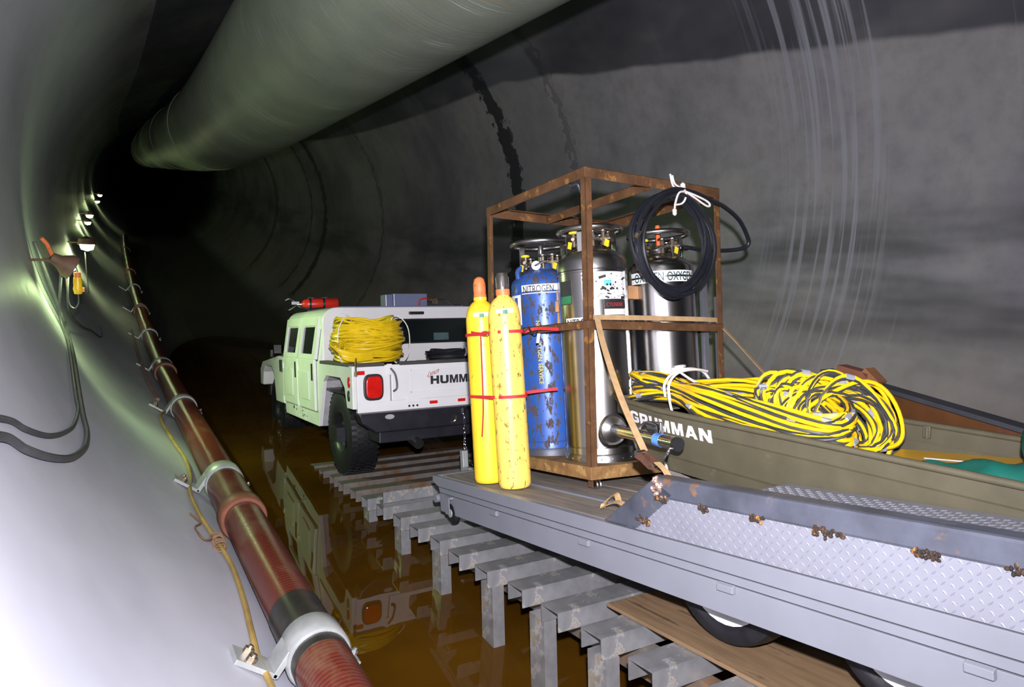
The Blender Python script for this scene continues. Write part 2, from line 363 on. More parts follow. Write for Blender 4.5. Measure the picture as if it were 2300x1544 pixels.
GLYPH = {   # heavy extended capitals on a 1 x 1 grid, outlines (holes by slits)
 'H': [[(0,0),(.3,0),(.3,.38),(.7,.38),(.7,0),(1,0),(1,1),(.7,1),(.7,.64),(.3,.64),(.3,1),(0,1)]],
 'U': [[(0,1),(0,.25),(.1,.07),(.25,0),(.75,0),(.9,.07),(1,.25),(1,1),(.7,1),(.7,.33),(.64,.25),(.36,.25),(.3,.33),(.3,1)]],
 'M': [[(0,0),(.22,0),(.22,.62),(.40,0),(.60,0),(.78,.62),(.78,0),(1,0),(1,1),(.69,1),(.5,.36),(.31,1),(0,1)]],
 'E': [[(0,0),(1,0),(1,.25),(.3,.25),(.3,.39),(.92,.39),(.92,.62),(.3,.62),(.3,.75),(1,.75),(1,1),(0,1)]],
 'R': [[(0,0),(.28,0),(.28,.33),(.5,.33),(.72,0),(1,0),(.78,.36),(.92,.44),(1,.6),(1,.8),(.9,.94),(.75,1),(0,1),(0,.5),(.28,.5),(.28,.78),(.66,.78),(.72,.72),(.72,.62),(.66,.56),(.28,.56),(.28,.5),(0,.5)]],
 'G': [[(1,.55),(.52,.55),(.52,.34),(.72,.34),(.72,.26),(.66,.22),(.36,.22),(.28,.3),(.28,.7),(.36,.78),(.7,.78),(.72,.68),(1,.68),(.98,.85),(.88,.96),(.75,1),(.25,1),(.08,.92),(0,.75),(0,.25),(.08,.08),(.25,0),(.75,0),(.92,.06),(1,.2)]],
 'A': [[(0,0),(.26,0),(.33,.17),(.67,.17),(.74,0),(1,0),(.66,1),(.34,1),(0,0.001),(.40,.36),(.5,.68),(.60,.36),(.40,.36)]],
 'N': [[(0,0),(.26,0),(.26,.6),(.68,0),(1,0),(1,1),(.74,1),(.74,.42),(.32,1),(0,1)]],
}
GLYPH['A'] = [[(0,0),(.26,0),(.33,.18),(.33,.36),(.40,.36),(.5,.68),(.5,1),(.34,1)], [(1,0),(.74,0),(.67,.18),(.67,.36),(.60,.36),(.5,.68),(.5,1),(.66,1)][::-1], [(.33,.18),(.67,.18),(.67,.36),(.33,.36)]]
GLYPH['R'] = [[(0,0),(.28,0),(.28,1),(0,1)], [(.28,.78),(.66,.78),(.72,.72),(.72,.62),(.66,.56),(.28,.56),(.28,.33),(.5,.33),(.72,0),(1,0),(.78,.36),(.92,.44),(1,.6),(1,.8),(.9,.94),(.75,1),(.28,1)]]
def block_text(word, h, w_, gap, m, parent, fn, depth=.002):
    for i, ch in enumerate(word):
        mb = MB(); x0 = i * (w_ + gap)
        for poly in GLYPH[ch]:
            n = len(poly); vs_ = [fn(x0 + p[0] * w_, p[1] * h, d) for d in (0, depth) for p in poly]
            mb.add(vs_, [tuple(range(n)), tuple(range(2 * n - 1, n - 1, -1))] + [(k, (k + 1) % n, n + (k + 1) % n, n + k) for k in range(n)])
        mb.build('letter', m, parent)

# ================================================================== THE SETTING: tunnel and water
def tunnel():
    ys = [-9 + .5 * i for i in range(0, 62)] + [22 + 1. * i for i in range(0, 70)]
    seg = 120; me = bpy.data.meshes.new('wall_tunnel'); vs_, fs, uvs = [], [], []
    for y in ys:
        for i in range(seg + 1):
            a = -100 + 360 * i / seg; r_ = math.radians(a)      # angle in degrees, seam at the invert
            vs_.append((TCX + drift(y) + TR * math.cos(r_), y, TCZ + rise(y) + TR * math.sin(r_))); uvs.append((y, a))
    w_ = seg + 1
    for j in range(len(ys) - 1):
        for i in range(seg): fs.append((j * w_ + i, (j + 1) * w_ + i, (j + 1) * w_ + i + 1, j * w_ + i + 1))
    me.from_pydata(vs_, [], fs); ul = me.uv_layers.new(name='UVMap')
    for l in me.loops: ul.data[l.index].uv = uvs[l.vertex_index]
    for p in me.polygons: p.use_smooth = True
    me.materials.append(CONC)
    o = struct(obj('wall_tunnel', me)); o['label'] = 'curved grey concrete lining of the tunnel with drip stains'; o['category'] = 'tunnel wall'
    return o
tunnel()
hw = math.sqrt(TR ** 2 - TCZ ** 2)
wv = MB(); nx, ny = 14, 60
wv.add([(TCX - hw - .05 + (2 * hw + .1) * i / nx, -9 + 33 * j / ny, 0) for j in range(ny + 1) for i in range(nx + 1)],
       [(j * (nx + 1) + i, j * (nx + 1) + i + 1, (j + 1) * (nx + 1) + i + 1, (j + 1) * (nx + 1) + i) for j in range(ny) for i in range(nx)])
o = struct(wv.build('floor_water', WATER)); o['label'] = 'shallow brown muddy water standing in the tunnel invert'; o['category'] = 'water'

# ================================================================== ventilation duct
def duct():
    t = thing('ventilation_duct', 'huge round pale green ventilation duct hung along the tunnel crown', 'duct', T((2.46, 0, CAMZ + 2.68)))
    R0 = .98; ends = [-6., 0.2, 18.3, 24.3, 30.3, 36.3, 42.3, 48.3, 54.3, 60.3]; seg = 56
    for a, b in zip(ends, ends[1:]):
        m = MB(); n = int((b - a) * 2); vs_ = []; fs = []
        for j in range(n + 1):
            y = a + (b - a) * j / n
            for i in range(seg):
                q = 2 * PI * i / seg; vs_.append((drift(y) + R0 * math.cos(q), y, rise(y) + R0 * math.sin(q)))
        for j in range(n):
            for i in range(seg): fs.append((j * seg + i, j * seg + (i + 1) % seg, (j + 1) * seg + (i + 1) % seg, (j + 1) * seg + i))
        m.add(vs_, fs, None, True); m.build('duct_section', DUCT, t)
        m = MB(); y = b
        m.lathe([(R0 - .002, -.05), (R0 + .010, -.045), (R0 + .010, -.005), (R0 + .016, 0), (R0 + .010, .005), (R0 + .010, .045), (R0 - .002, .05)], seg, T((drift(y), y, rise(y))) @ RX(-PI / 2))
        m.build('seam_band', DUCT, t)
    for y in (3.4, 9.4, 15.4, 21.4, 27.4):
        for sx in (.12,):
            m = MB()
            zt = math.sqrt(TR ** 2 - (2.46 + sx - TCX) ** 2) + TCZ - (CAMZ + 2.68)
            m.cyl((sx + drift(y), y, rise(y) + math.sqrt(R0 ** 2 - sx ** 2) - .01), (sx + drift(y), y, rise(y) + zt + .02), .012, 8)
            m.build('hanger_rod', CLAMP, t)
duct()

# ================================================================== discharge pipe along the wall
PX, PZ, PR = 1.01, CAMZ - 2.26, .16
def pipe():
    t = thing('discharge_pipe', 'long brown red fibreglass discharge pipe clamped along the pale wall', 'pipe', T((PX, 0, PZ)))
    def run(name, a, b, r, m, seg=32):
        mb = MB(); n = max(1, int((b - a) / .6)); prof = []; vs_ = []; fs = []
        for j in range(n + 1):
            y = a + (b - a) * j / n
            for i in range(seg):
                q = 2 * PI * i / seg; vs_.append((drift(y) + r * math.cos(q), y, rise(y) + r * math.sin(q)))
        for j in range(n):
            for i in range(seg): fs.append((j * seg + i, j * seg + (i + 1) % seg, (j + 1) * seg + (i + 1) % seg, (j + 1) * seg + i))
        fs += [tuple(range(seg)), tuple(n * seg + i for i in range(seg - 1, -1, -1))]
        mb.add(vs_, fs, None, True); return mb.build(name, m, t)
    def ring(name, y, hw_, r, m):
        mb = MB(); mb.lathe([(PR - .01, -hw_), (r - .01, -hw_), (r, -hw_ + .012), (r, hw_ - .012), (r - .01, hw_), (PR - .01, hw_)], 36, T((drift(y), y, rise(y))) @ RX(-PI / 2)); return mb.build(name, m, t)
    cuts = [1.2, 6.18, 14.2, 22.2, 30.2, 38.2, 46.2]
    for a, b in zip(cuts, cuts[1:]): run('pipe_section', a, b, PR, PIPE)
    for y in cuts[1:-1]:
        ring('bell_coupling', y + .08, .10, PR + .035, mat('coupling_brown', (.20, .075, .04), .5, 0, .2, 9))
        run('bell_sleeve', y + .16, y + .95, PR + .014, PIPE)
    clamps = [(3.84, 1), (7.3, 0), (11.1, 0), (14.9, 0), (18.7, 0), (22.5, 0), (26.4, 0)]
    for y, blk in clamps:
        if blk: run('pipe_wrap', y - .16, y + .50, PR + .004, TAPEBLK)
        else: run('pipe_wrap', y - .14, y + .2, PR + .004, TAPEBLK)
        c = ring('saddle_clamp', y + .03, .11, PR + .024, CLAMP)
        dx, dz = drift(y), rise(y)
        # feet: one against the wall, one lug on the water side
        a = math.atan2(PZ - TCZ, PX - TCX); nrm = Vector((math.cos(a), 0, math.sin(a))); tan = Vector((-nrm.z, 0, nrm.x)) * -1
        B = Matrix(((tan.x, 0, nrm.x, dx), (0, 1, 0, y + .03), (tan.z, 0, nrm.z, dz), (0, 0, 0, 1)))     # local x along wall (up), z to the wall
        gap = TR - math.hypot(PX - TCX, PZ - TCZ)
        f = MB(); f.box((.16, -.09, gap - .055), (.42, .09, gap - .025), B); f.box((.15, -.09, .03), (.185, .09, gap - .03), B); f.build('foot_plate', CLAMP, c, bev=.004)
        for yy in (-.05, .05):
            g = MB(); g.cyl(B @ Vector((.33, yy, gap - .10)), B @ Vector((.33, yy, gap + .02)), .016, 8); g.cyl(B @ Vector((.33, yy, gap - .085)), B @ Vector((.33, yy, gap - .055)), .03, 6, smooth=False); g.build('anchor_bolt', BRASS, c)
        g = MB(); g.box((-.26, -.08, -.06), (-.17, .08, -.035), B); g.box((-.26, -.08, -.02), (-.17, .08, .005), B); g.build('clamp_lug', CLAMP, c, bev=.003)
        g = MB(); g.cyl(B @ Vector((-.225, 0, -.10)), B @ Vector((-.225, 0, .04)), .012, 8); g.cyl(B @ Vector((-.225, 0, -.085)), B @ Vector((-.225, 0, -.06)), .024, 6, smooth=False); g.build('lug_bolt', GALV, c)
pipe()

# ================================================================== wall lamps
def lamp(y, x, z, label, bowl=True, power=60., spread=.10, spill=5.):
    t = thing('work_lamp', label, 'lamp', T((x, y, z)), 'work lamps along the tunnel wall')
    wx = TCX + drift(y) - math.sqrt(TR ** 2 - (z - TCZ - rise(y)) ** 2) - x
    a = MB(); a.tube([(wx - .02, -.1, .05), (wx * .5, -.05, .05), (0, 0, .0)], .014, 8); a.build('bracket_arm', BRACKET, t)
    if bowl:
        Mx = Vector((.85, .15, -.5)).to_track_quat('Z', 'Y').to_matrix().to_4x4()
        b = MB(); b.lathe([(.03, -.17), (.055, -.16), (.07, -.08), (.125, .0), (.135, .07), (.130, .07), (.118, .0), (.06, -.075), (.0002, -.10)], 24, Mx); b.build('reflector_bowl', BRACKET, t)
        g = MB(); g.lathe([(.0002, -.05), (.035, -.04), (.05, .02), (.04, .08), (.0002, .10)], 16, Mx); g.build('bulb', LAMP, t)
        h = MB(); h.tube([Mx @ Vector((0, .02, -.16)), Mx @ Vector((-.04, .10, -.26)), Mx @ Vector((-.06, .13, -.34))], .022, 8); h.build('handle', ORANGE, t)
        lp = Mx @ Vector((0, 0, .12))
    else:
        g = MB(); g.lathe([(.0002, -spread), (spread * .8, -spread * .7), (spread, 0), (spread * .7, spread * .8), (.0002, spread)], 12); g.build('bulb', LAMP, t)
        g = MB(); g.lathe([(spread * 1.25, 0), (spread * 1.1, spread * .9), (.02, spread * 1.25)], 12); g.build('reflector_bowl', BRACKET, t)
        lp = Vector((0, 0, -spread - .05))
    l = bpy.data.lights.new('lamp_light', 'SPOT'); l.energy = power; l.color = (.64, 1, .40); l.shadow_soft_size = .08; l.spot_size = math.radians(104 if bowl else 100); l.spot_blend = 1.0
    lo = bpy.data.objects.new('lamp_light', l); COL.objects.link(lo); lo.parent = t; lo.location = lp
    lo.rotation_euler = Vector((.82, -.34, -.52) if bowl else (.75, -.1, 1.)).to_track_quat('-Z', 'Y').to_euler()
    l = bpy.data.lights.new('lamp_spill', 'POINT'); l.energy = spill; l.color = (.72, 1, .42); l.shadow_soft_size = .06
    lo = bpy.data.objects.new('lamp_spill', l); COL.objects.link(lo); lo.parent = t; lo.location = lp + Vector((.0, .05, -.03))
    return t
lamp(9.2, -.29, CAMZ - .20, 'nearest work lamp, brown reflector seen from behind with an orange handle', True, 270., spill=38.)
lamp(20.2, -.20, CAMZ + .06, 'second work lamp along the wall, glaring above the nearest one', False, 130., .16)
lamp(29., -.24, CAMZ + .86, 'lower of the two lit lamps halfway along the tunnel', False, 40., .10)
lamp(31.5, -.19, CAMZ + 1.2, 'upper of the two lit lamps halfway along the tunnel', False, 40., .12)
lamp(40., .10, CAMZ + 2.2, 'last but one tiny lit lamp far down the tunnel', False, 40., .10)
lamp(50., .27, CAMZ + 3.13, 'farthest tiny lit lamp at the tunnel end', False, 40., .12)

# cables on the wall
def wallcable(name, pts, r, m, label, cat='cable'):
    mb = MB(); mb.tube(spline(pts, 6), r, 8); return tag(mb.build(name, m), label, cat)
wallcable('hanging_cable', [(-.60, 9.6, 2.57), (-.50, 9.7, 2.2), (-.41, 9.9, 1.81), (-.328, 9.622, 1.583), (-.243, 8.541, 1.412), (-.18, 7.277, 1.298), (-.137, 6.439, 1.225), (-.107, 6.007, 1.177), (-.111, 5.573, 1.182), (-.144, 5.127, 1.237), (-.189, 4.743, 1.314), (-.252, 4.355, 1.43), (-.32, 4.007, 1.565), (-.367, 3.809, 1.671), (-.40, 3.5, 1.76)], .021, CABLE_G, 'outer and thicker of the two grey cables looping down the pale wall')
wallcable('hanging_cable', [(-.34, 9.2, 2.30), (-.385, 9.5, 1.75), (-.306, 9.106, 1.536), (-.234, 7.71, 1.396), (-.189, 6.76, 1.313), (-.167, 6.378, 1.276), (-.18, 5.715, 1.298), (-.223, 5.149, 1.375), (-.276, 4.67, 1.476), (-.337, 4.281, 1.603), (-.379, 4.063, 1.699), (-.42, 3.7, 1.80)], .014, CABLE_G, 'inner and thinner of the two grey cables looping down the pale wall')
wallcable('thin_cable', [(-.28, 9.3, 2.28), (-.30, 9.6, 1.82), (-.22, 11., 1.5), (-.11, 12.8, 1.24), (0.004, 14.0, 1.011), (0.03, 15.0, .97), (-.04, 16.5, 1.09), (-.15, 18.3, 1.26), (-.22, 19.6, 1.9), (-.25, 20.2, 2.4)], .012, CABLE_G, 'thin dark cable sagging between the two nearest lamps')
wallcable('yellow_cable', [(.885, 11.54, .17), (.669, 10.507, .296), (.707, 9.316, .265), (.778, 8.545, .209), (.758, 7.776, .224), (.682, 7.069, .284), (.686, 6.487, .282), (.727, 6.107, .249), (.76, 5.851, .223), (.797, 5.44, .195), (.78, 4.864, .208), (.737, 4.297, .241), (.71, 3.943, .262), (.725, 3.717, .25), (.72, 3.3, .254)], .019, CABLE_Y, 'muddy yellow cable lying on the wall beside the brown pipe')
mb = MB()
for k in range(5):
    ph = random.random() * 6; mb.tube(spline([(.76 + .045 * math.cos(ph + a), 5.83 + .05 * (k - 2) + random.uniform(-.02, .02), .245 + .04 * math.sin(ph + a)) for a in [0, 1.26, 2.5, 3.77, 5.03]], 5, True), .009, 6, True)
mb.tube(spline([(.72, 5.85, .26), (.64, 5.7, .33), (.60, 5.9, .36), (.66, 6.1, .32), (.60, 6.25, .36)], 5), .008, 6)
tag(mb.build('cord_knot', mat('muddy_cord', (.20, .12, .07), .8, 0, .3, 20)), 'frayed brown cord knotted around the muddy yellow cable', 'cord')
mb = MB(); mb.tube([(.66, 19.3, .30 + .27), (.66, 16., .24 + .14), (.67, 13.4, .27 + .05), (.74, 12.1, .22)], .03, 8)
tag(mb.build('wooden_pole', PINK), 'thin pinkish wooden pole lying along the wall above the pipe', 'pole')
t = thing('cable_plug', 'bright yellow cable plug with orange ends hanging below the nearest lamp', 'plug', T((-.19, 9.1, CAMZ - .42)) @ Matrix.Scale(.75, 4))
m = MB(); m.lathe([(.0002, -.13), (.05, -.12), (.065, -.05), (.055, 0), (.06, .05), (.05, .12), (.0002, .125)], 14); m.build('plug_body', YCABLE, t)
m = MB(); m.lathe([(.0002, .12), (.045, .12), (.045, .19), (.0002, .20)], 12); m.build('plug_end', ORANGE, t)
m = MB(); m.box((.02, -.02, -.09), (.08, .03, -.03)); m.build('plug_latch', ORANGE, t)
m = MB(); m.tube(spline([(0, 0, .19), (-.03, .05, .3), (-.1, .1, .34)], 5), .010, 6); m.tube(spline([(0, 0, -.12), (.0, .0, -.25), (-.05, 0, -.33), (-.12, .05, -.25), (-.15, .1, .1)], 5), .010, 6); m.build('plug_cord', CABLE_G, t)

# ================================================================== trestle ramp of inverted channels
def trestle():
    t = thing('trestle_ramp', 'steel trestle ramp of spaced channel beams sloping down into the water', 'ramp', RM)
    def chan(w_, h_, x0, x1, th=.008):
        m = MB(); m.prism([(0, 0), (0, -h_), (th, -h_), (th, -th), (w_ - th, -th), (w_ - th, -h_), (w_, -h_), (w_, 0)], x0, x1, 'x'); return m
    mA = chan(.18, .11, 2.14, 4.95).mesh('channel_beam', GALV); mB = chan(.18, .11, 2.14, 4.95).mesh('channel_beam', GALV_RUST); mC = chan(.18, .11, 2.14, 4.95).mesh('channel_beam', GALV_DULL)
    mD = MB().box((-.0, .03, -.095), (.008, .15, -.008)).mesh('stiffener_plate', GALV)
    v0 = 3.505
    for k in range(-8, 22):
        v = v0 + .4 * k + random.uniform(-.012, .012)
        if v < .3: continue
        me = mA if v < 6.6 else mC if v < 7.6 else (mB, mC, mC, mB, mC)[k % 5]
        j = random.uniform(-.02, .02)
        b = obj('channel_beam', me, t, T((j, v, 0)))
        if v > 7.6: b['label'] = 'rusty brown channel beam'
        if v < 6.6:
            obj('stiffener_plate', mD, b, T((2.42, .03, 0)))
    for v in (1.05, 1.9, 2.72, 3.305 + .0, 3.93, 4.75, 5.56, 6.4):
        for x in (2.165, 4.6):
            zf = TCZ - math.sqrt(TR ** 2 - (x - TCX) ** 2); L_ = (RM @ Vector((x, v, 0))).z - zf - .01
            if L_ > .15: MB().box((0, 0, -L_), (.085, .16, -.11)).build('post', GALV, t, T((x, v - .02, 0)))
    for xs in (2.42, 4.3):
        s = MB(); s.box((xs, .3, -.28), (xs + .08, 8.2, -.112)); s.build('stringer', GALV_DULL, t)
    # long plain beam lying across at the truck's tail
    s = MB(); s.prism([(0, 0), (0, .10), (.012, .10), (.012, .012), (.1, .012), (.1, 0)], 2.2, 4.7, 'x'); s.build('angle_bar', GALV, t, T((0, 6.06, .002)))
trestle()
ply = MB(); ply.box((2.42, -.3, .004), (3.64, 3.02, .024)); tag(ply.build('plywood_sheet', PLY, None, RM, .003), 'brown plywood sheet on the channel beams under the trailer tyres', 'plywood')

# ================================================================== the truck (local: x across 0..2.2, y forward from the tailgate, z up)
def wheel(parent, M, r, wd, rim_r, rim_m, lugs=True, name='wheel'):
    """axle along local x, outer face at x = 0, inner at x = wd"""
    Mx = M @ RY(PI / 2)
    h = wd / 2
    m = MB(); sh = .045
    m.lathe([(rim_r, .02), (rim_r + .02, .004), (r - sh * 1.6, -.004), (r - sh * .5, .012), (r - .012, sh), (r - .008, h), (r - .012, wd - sh), (r - sh * .5, wd - .012), (r - sh * 1.6, wd + .004), (rim_r + .02, wd - .004), (rim_r, wd - .02)], 48, Mx)
    if lugs:
        n = 44
        for i in range(n):
            for row, (x0, x1) in enumerate(((.012, .062), (.075, .135), (.148, .172), (.185, .245), (.258, .308))):
                if x1 > wd: continue
                a = 2 * PI * (i + .5 * (row % 2)) / n
                m.box((-.013, x0 - h, r - .018), (.013, x1 - h, r + .004), Mx @ T((0, 0, h)) @ RZm(a) @ RY(PI / 2) @ RX(PI / 2) @ RX(-PI / 2) @ Matrix(((1, 0, 0, 0), (0, 0, 1, 0), (0, -1, 0, 0), (0, 0, 0, 1))) @ Matrix(((0, 0, 1, 0), (1, 0, 0, 0), (0, 1, 0, 0), (0, 0, 0, 1))) if False else Mx @ T((0, 0, h)) @ RZm(a) @ Matrix(((0, 0, 1, 0), (1, 0, 0, 0), (0, 1, 0, 0), (0, 0, 0, 1))))
    o = m.build('tyre', RUBBER, parent)
    m = MB(); m.lathe([(rim_r + .002, .015), (rim_r - .02, .03), (rim_r - .035, .07), (rim_r * .62, .085), (rim_r * .5, .05), (rim_r * .2, .045), (.0002, .04)], 32, Mx); m.build('rim', rim_m, o)
    for i in range(8 if rim_m is not WHITE else 5):
        a = 2 * PI * i / (8 if rim_m is not WHITE else 5); g = MB(); g.cyl(Mx @ Vector((rim_r * .36 * math.cos(a), rim_r * .36 * math.sin(a), .05)), Mx @ Vector((rim_r * .36 * math.cos(a), rim_r * .36 * math.sin(a), .028)), .010, 6); g.build('lug_nut', CHROME, o)
    return o

def truck():
    t = thing('pickup_truck', 'white four door off road pickup truck seen from behind on the ramp', 'truck', HM)
    W_ = 2.2
    side = [(0, .80), (0, 1.235), (1.2, 1.25), (3.0, 1.28), (3.02, .62), (2.98, .50), (1.32, .49), (1.08, 1.03), (.96, 1.10), (.42, 1.10), (.27, 1.0), (.20, .80)]
    for x0, x1 in ((0, .05), (W_ - .05, W_)):
        m = MB(); m.prism(side, x0, x1, 'x'); m.build('body_side', WHITE_B, t, bev=.008)
    # inner wheel arch walls (faces seen through the opening)
    for x0, x1 in ((.05, .40), (W_ - .40, W_ - .05)):
        m = MB(); m.prism([(1.32, .49), (1.08, 1.03), (.96, 1.10), (.42, 1.10), (.27, 1.0), (.24, 1.02), (.40, 1.13), (.98, 1.13), (1.11, 1.05), (1.36, .49)], x0, x1, 'x'); m.build('wheel_arch', mat('arch_liner', (.35, .35, .36), .6), t)
        m = MB(); m.box((x0 + (.33 if x0 < 1 else 0), .24, .6), (x1 - (.33 if x0 > 1 else 0), 1.3, 1.1)); m.build('arch_inner_wall', DARKMETAL, t)
    # rear corner panels and tailgate
    for x0, x1 in ((0.05, .40), (1.80, 2.15)):
        m = MB(); m.box((x0, 0, .80), (x1, .05, 1.235)); m.build('rear_panel', WHITE, t, bev=.006)
    g = MB(); g.box((.41, -.012, .86), (1.79, .045, 1.235)); gate = g.build('tailgate', WHITE, t, bev=.006)
    g = MB()
    for a, b in (((.62, -.018, 1.165), (1.58, -.010, 1.175)), ((.62, -.018, .935), (1.58, -.010, .945)), ((.62, -.018, .935), (.63, -.010, 1.175)), ((1.57, -.018, .935), (1.58, -.010, 1.175))): g.box(a, b)
    g.build('tailgate_moulding', WHITE, gate)
    block_text('HUMMER', .088, .098, .014, PRINT, gate, lambda x, y, d: (.845 + x, -.0125 - d, 1.008 + y))
    text('Lynch', .06, RPRINT, 'script_lettering', gate, lambda x, y, z: Vector((.80 + x * .85 + y * .3, -.0165 - z, 1.085 + y + x * .25)), .8, 0, .3)
    m = MB(); m.box((.05, -.004, .76), (2.15, .05, .862)); sill = m.build('rear_sill', WHITE, t, bev=.004)
    for x in (.83, 1.16, 1.48): g = MB(); g.box((x, -.014, .80), (x + .09, -.002, .832)); g.build('marker_lamp', REDLENS, t, bev=.003)
    for x in (.57, 1.55):
        h = MB(); h.box((x, -.014, .83), (x + .16, .0, .90)); h.build('gate_hinge', WHITE, t, bev=.003)
        for k in range(3): h = MB(); h.cyl((x + .03 + .045 * k, -.004, .795), (x + .03 + .045 * k, -.008, .795), .012, 10); h.build('hinge_hole', PRINT, t)
    # bed: floor, front, rails
    m = MB(); m.box((.05, .05, .92), (2.15, 1.2, .95)); m.build('bed_floor', DARKMETAL, t)
    for lo, hi in (((-.004, .10, 1.225), (.10, 1.2, 1.262)), ((2.10, .10, 1.225), (2.204, 1.2, 1.262)), ((.05, -.016, 1.175 + .05), (.34, .10, 1.262)), ((.50, -.020, 1.225), (1.70, .06, 1.262)), ((1.86, -.016, 1.225), (2.15, .10, 1.262))):
        m = MB(); m.box(lo, hi); m.build('bed_rail_trim', mat('charcoal_rail', (.045, .042, .04), .6), t, bev=.006)
    for x in (.40, 1.76):
        m = MB(); m.box((x - .03, -.018, 1.13), (x + .02, .03, 1.245)); l = m.build('tailgate_latch', WHITE, t, bev=.004)
        h = MB(); h.tube(spline([(x - .0, -.02, 1.2), (x + .045, -.035, 1.13), (x + .06, -.035, 1.0), (x + .02, -.03, .96)], 5), .010, 6); h.build('latch_cable', BLACK, l)
    # tail lamps
    for x in (.215, 1.985):
        m = MB(); n = 28; P = lambda k, a, b: (x + a * math.copysign(abs(math.cos(2 * PI * k / n)) ** .55, math.cos(2 * PI * k / n)), 1.015 + b * math.copysign(abs(math.sin(2 * PI * k / n)) ** .55, math.sin(2 * PI * k / n)))
        m.prism([P(k, .105, .135) for k in range(n)], -.03, .0, 'y'); h = m.build('tail_lamp', BLACK, t, bev=.008)
        m = MB(); m.prism([P(k, .085, .112) for k in range(n)], -.05, -.028, 'y'); m.build('lens', REDLENS, h, bev=.010)
    m = MB(); m.box((.02, -.010, 1.145), (.13, -.0, 1.185)); m.build('reflector', REDLENS, t, bev=.004)
    for y, z in ((.12, .93), (.10, 1.07)):
        m = MB(); m.lathe([(.0002, .012), (.04, .010), (.045, 0)], 16, T((0, y, z)) @ RY(-PI / 2) @ Matrix.Diagonal((1.3, .75, 1, 1))); m.build('side_marker', REDLENS if z > 1 else BLACK, t)
    # cab: back wall, roof, window, vent
    def arch(x0, x1, zb, zt, rad, n=6):
        q = [(x0, zb)]
        for k in range(n + 1): a = PI - PI / 2 * k / n; q.append((x0 + rad + rad * math.cos(a), zt - rad + rad * math.sin(a)))
        for k in range(n + 1): a = PI / 2 - PI / 2 * k / n; q.append((x1 - rad + rad * math.cos(a), zt - rad + rad * math.sin(a)))
        return q + [(x1, zb)]
    m = MB(); m.prism(arch(.045, W_ - .045, 1.20, 1.87, .17), 1.20, 1.245, 'y'); m.build('cab_back', WHITE, t, bev=.012)
    m = MB(); out = arch(.045, W_ - .045, 1.62, 1.862, .17); inn = arch(.075, W_ - .075, 1.62, 1.835, .15)
    m.prism(out + inn[::-1], 1.245, 2.95, 'y'); m.build('roof', WHITE_B, t)
    m = MB(); m.box((.62, 1.185, 1.42), (1.60 + .35, 1.2, 1.725)); m.build('rear_window_seal', BLACK, t, bev=.02)
    m = MB(); m.box((.64, 1.178, 1.437), (1.93, 1.19, 1.708)); m.build('rear_window', GLASS, t)
    m = MB(); m.box((1.42, 1.174, 1.455), (1.62, 1.1775, 1.545)); m.build('window_sticker', mat('teal_paper', (.06, .11, .11), .4), t)
    m = MB(); m.box((1.10, 1.17, 1.775), (1.30, 1.2, 1.812)); m.build('cab_vent', BLACK, t, bev=.012)
    m = MB(); m.prism(arch(.22, .36, 1.69, 1.80, .06, 4), 1.185, 1.2, 'y'); m.build('roof_hinge_cover', WHITE, t, bev=.01)
    m = MB(); m.box((.3, 1.3, 1.87), (1.9, 2.9, 1.885)); m.build('roof_rack_board', GREYBOX, t, bev=.004)
    # doors: lower slab, leaning upper frame, pane, handle
    lean = .075
    def door(x, sgn, y0, y1, back):
        X = lambda d: x - sgn * d                      # d outward from body side
        m = MB()
        lo = [(y0, .665), (y1, .665), (y1, 1.27), (y0, 1.27)]
        a, b = sorted((X(0), X(.035))); m.prism(lo, a, b, 'x'); d = m.build('door', WHITE_B, t, bev=.014)
        def up(q):   # polygon in (y, z) on the leaning plane, thickness 3 cm
            vs_ = [(X(.03) + sgn * lean * (z - 1.27) / .5 * 1.0, y, z) for y, z in q] + [(X(-.01) + sgn * lean * (z - 1.27) / .5, y, z) for y, z in q]; n = len(q)
            return vs_, [tuple(range(n)), tuple(range(2 * n - 1, n - 1, -1))] + [(i, (i + 1) % n, n + (i + 1) % n, n + i) for i in range(n)]
        z0, z1 = 1.27, 1.765
        m = MB()
        for q in ([(y0, z0), (y1, z0), (y1, z0 + .06), (y0, z0 + .06)], [(y0, z1 - .10), (y1, z1 - .10), (y1, z1), (y0, z1)], [(y0, z0 + .06), (y0 + .13, z0 + .06), (y0 + .11, z1 - .10), (y0, z1 - .10)], [(y1 - .09, z0 + .06), (y1, z0 + .06), (y1, z1 - .10), (y1 - .09, z1 - .10)]): m.add(*up(q))
        m.build('window_frame', WHITE_B, d)
        m = MB(); v_, f_ = up([(y0 + .11, z0 + .05), (y1 - .08, z0 + .05), (y1 - .08, z1 - .09), (y0 + .11, z1 - .09)]); m.add([(p[0] + sgn * .018, p[1], p[2]) for p in v_], f_); m.build('pane', GLASS, d)
        a, b = sorted((X(.035), X(.040))); m = MB(); m.box((a, y0 + .055, 1.02), (b, y0 + .12, 1.22)); m.build('door_handle', BLACK, d, bev=.004)
        a, b = sorted((X(.034), X(.046))); m = MB(); m.box((a, y0 + .22, .78), (b, y1 - .20, 1.12)); m.build('pressed_panel', WHITE_B, d, bev=.010)
        for z in (.70, 1.15): m = MB(); m.cyl((X(.035), y1 - .02, z - .04), (X(.035), y1 - .02, z + .04), .012, 8); m.build('door_hinge', WHITE_B, d)
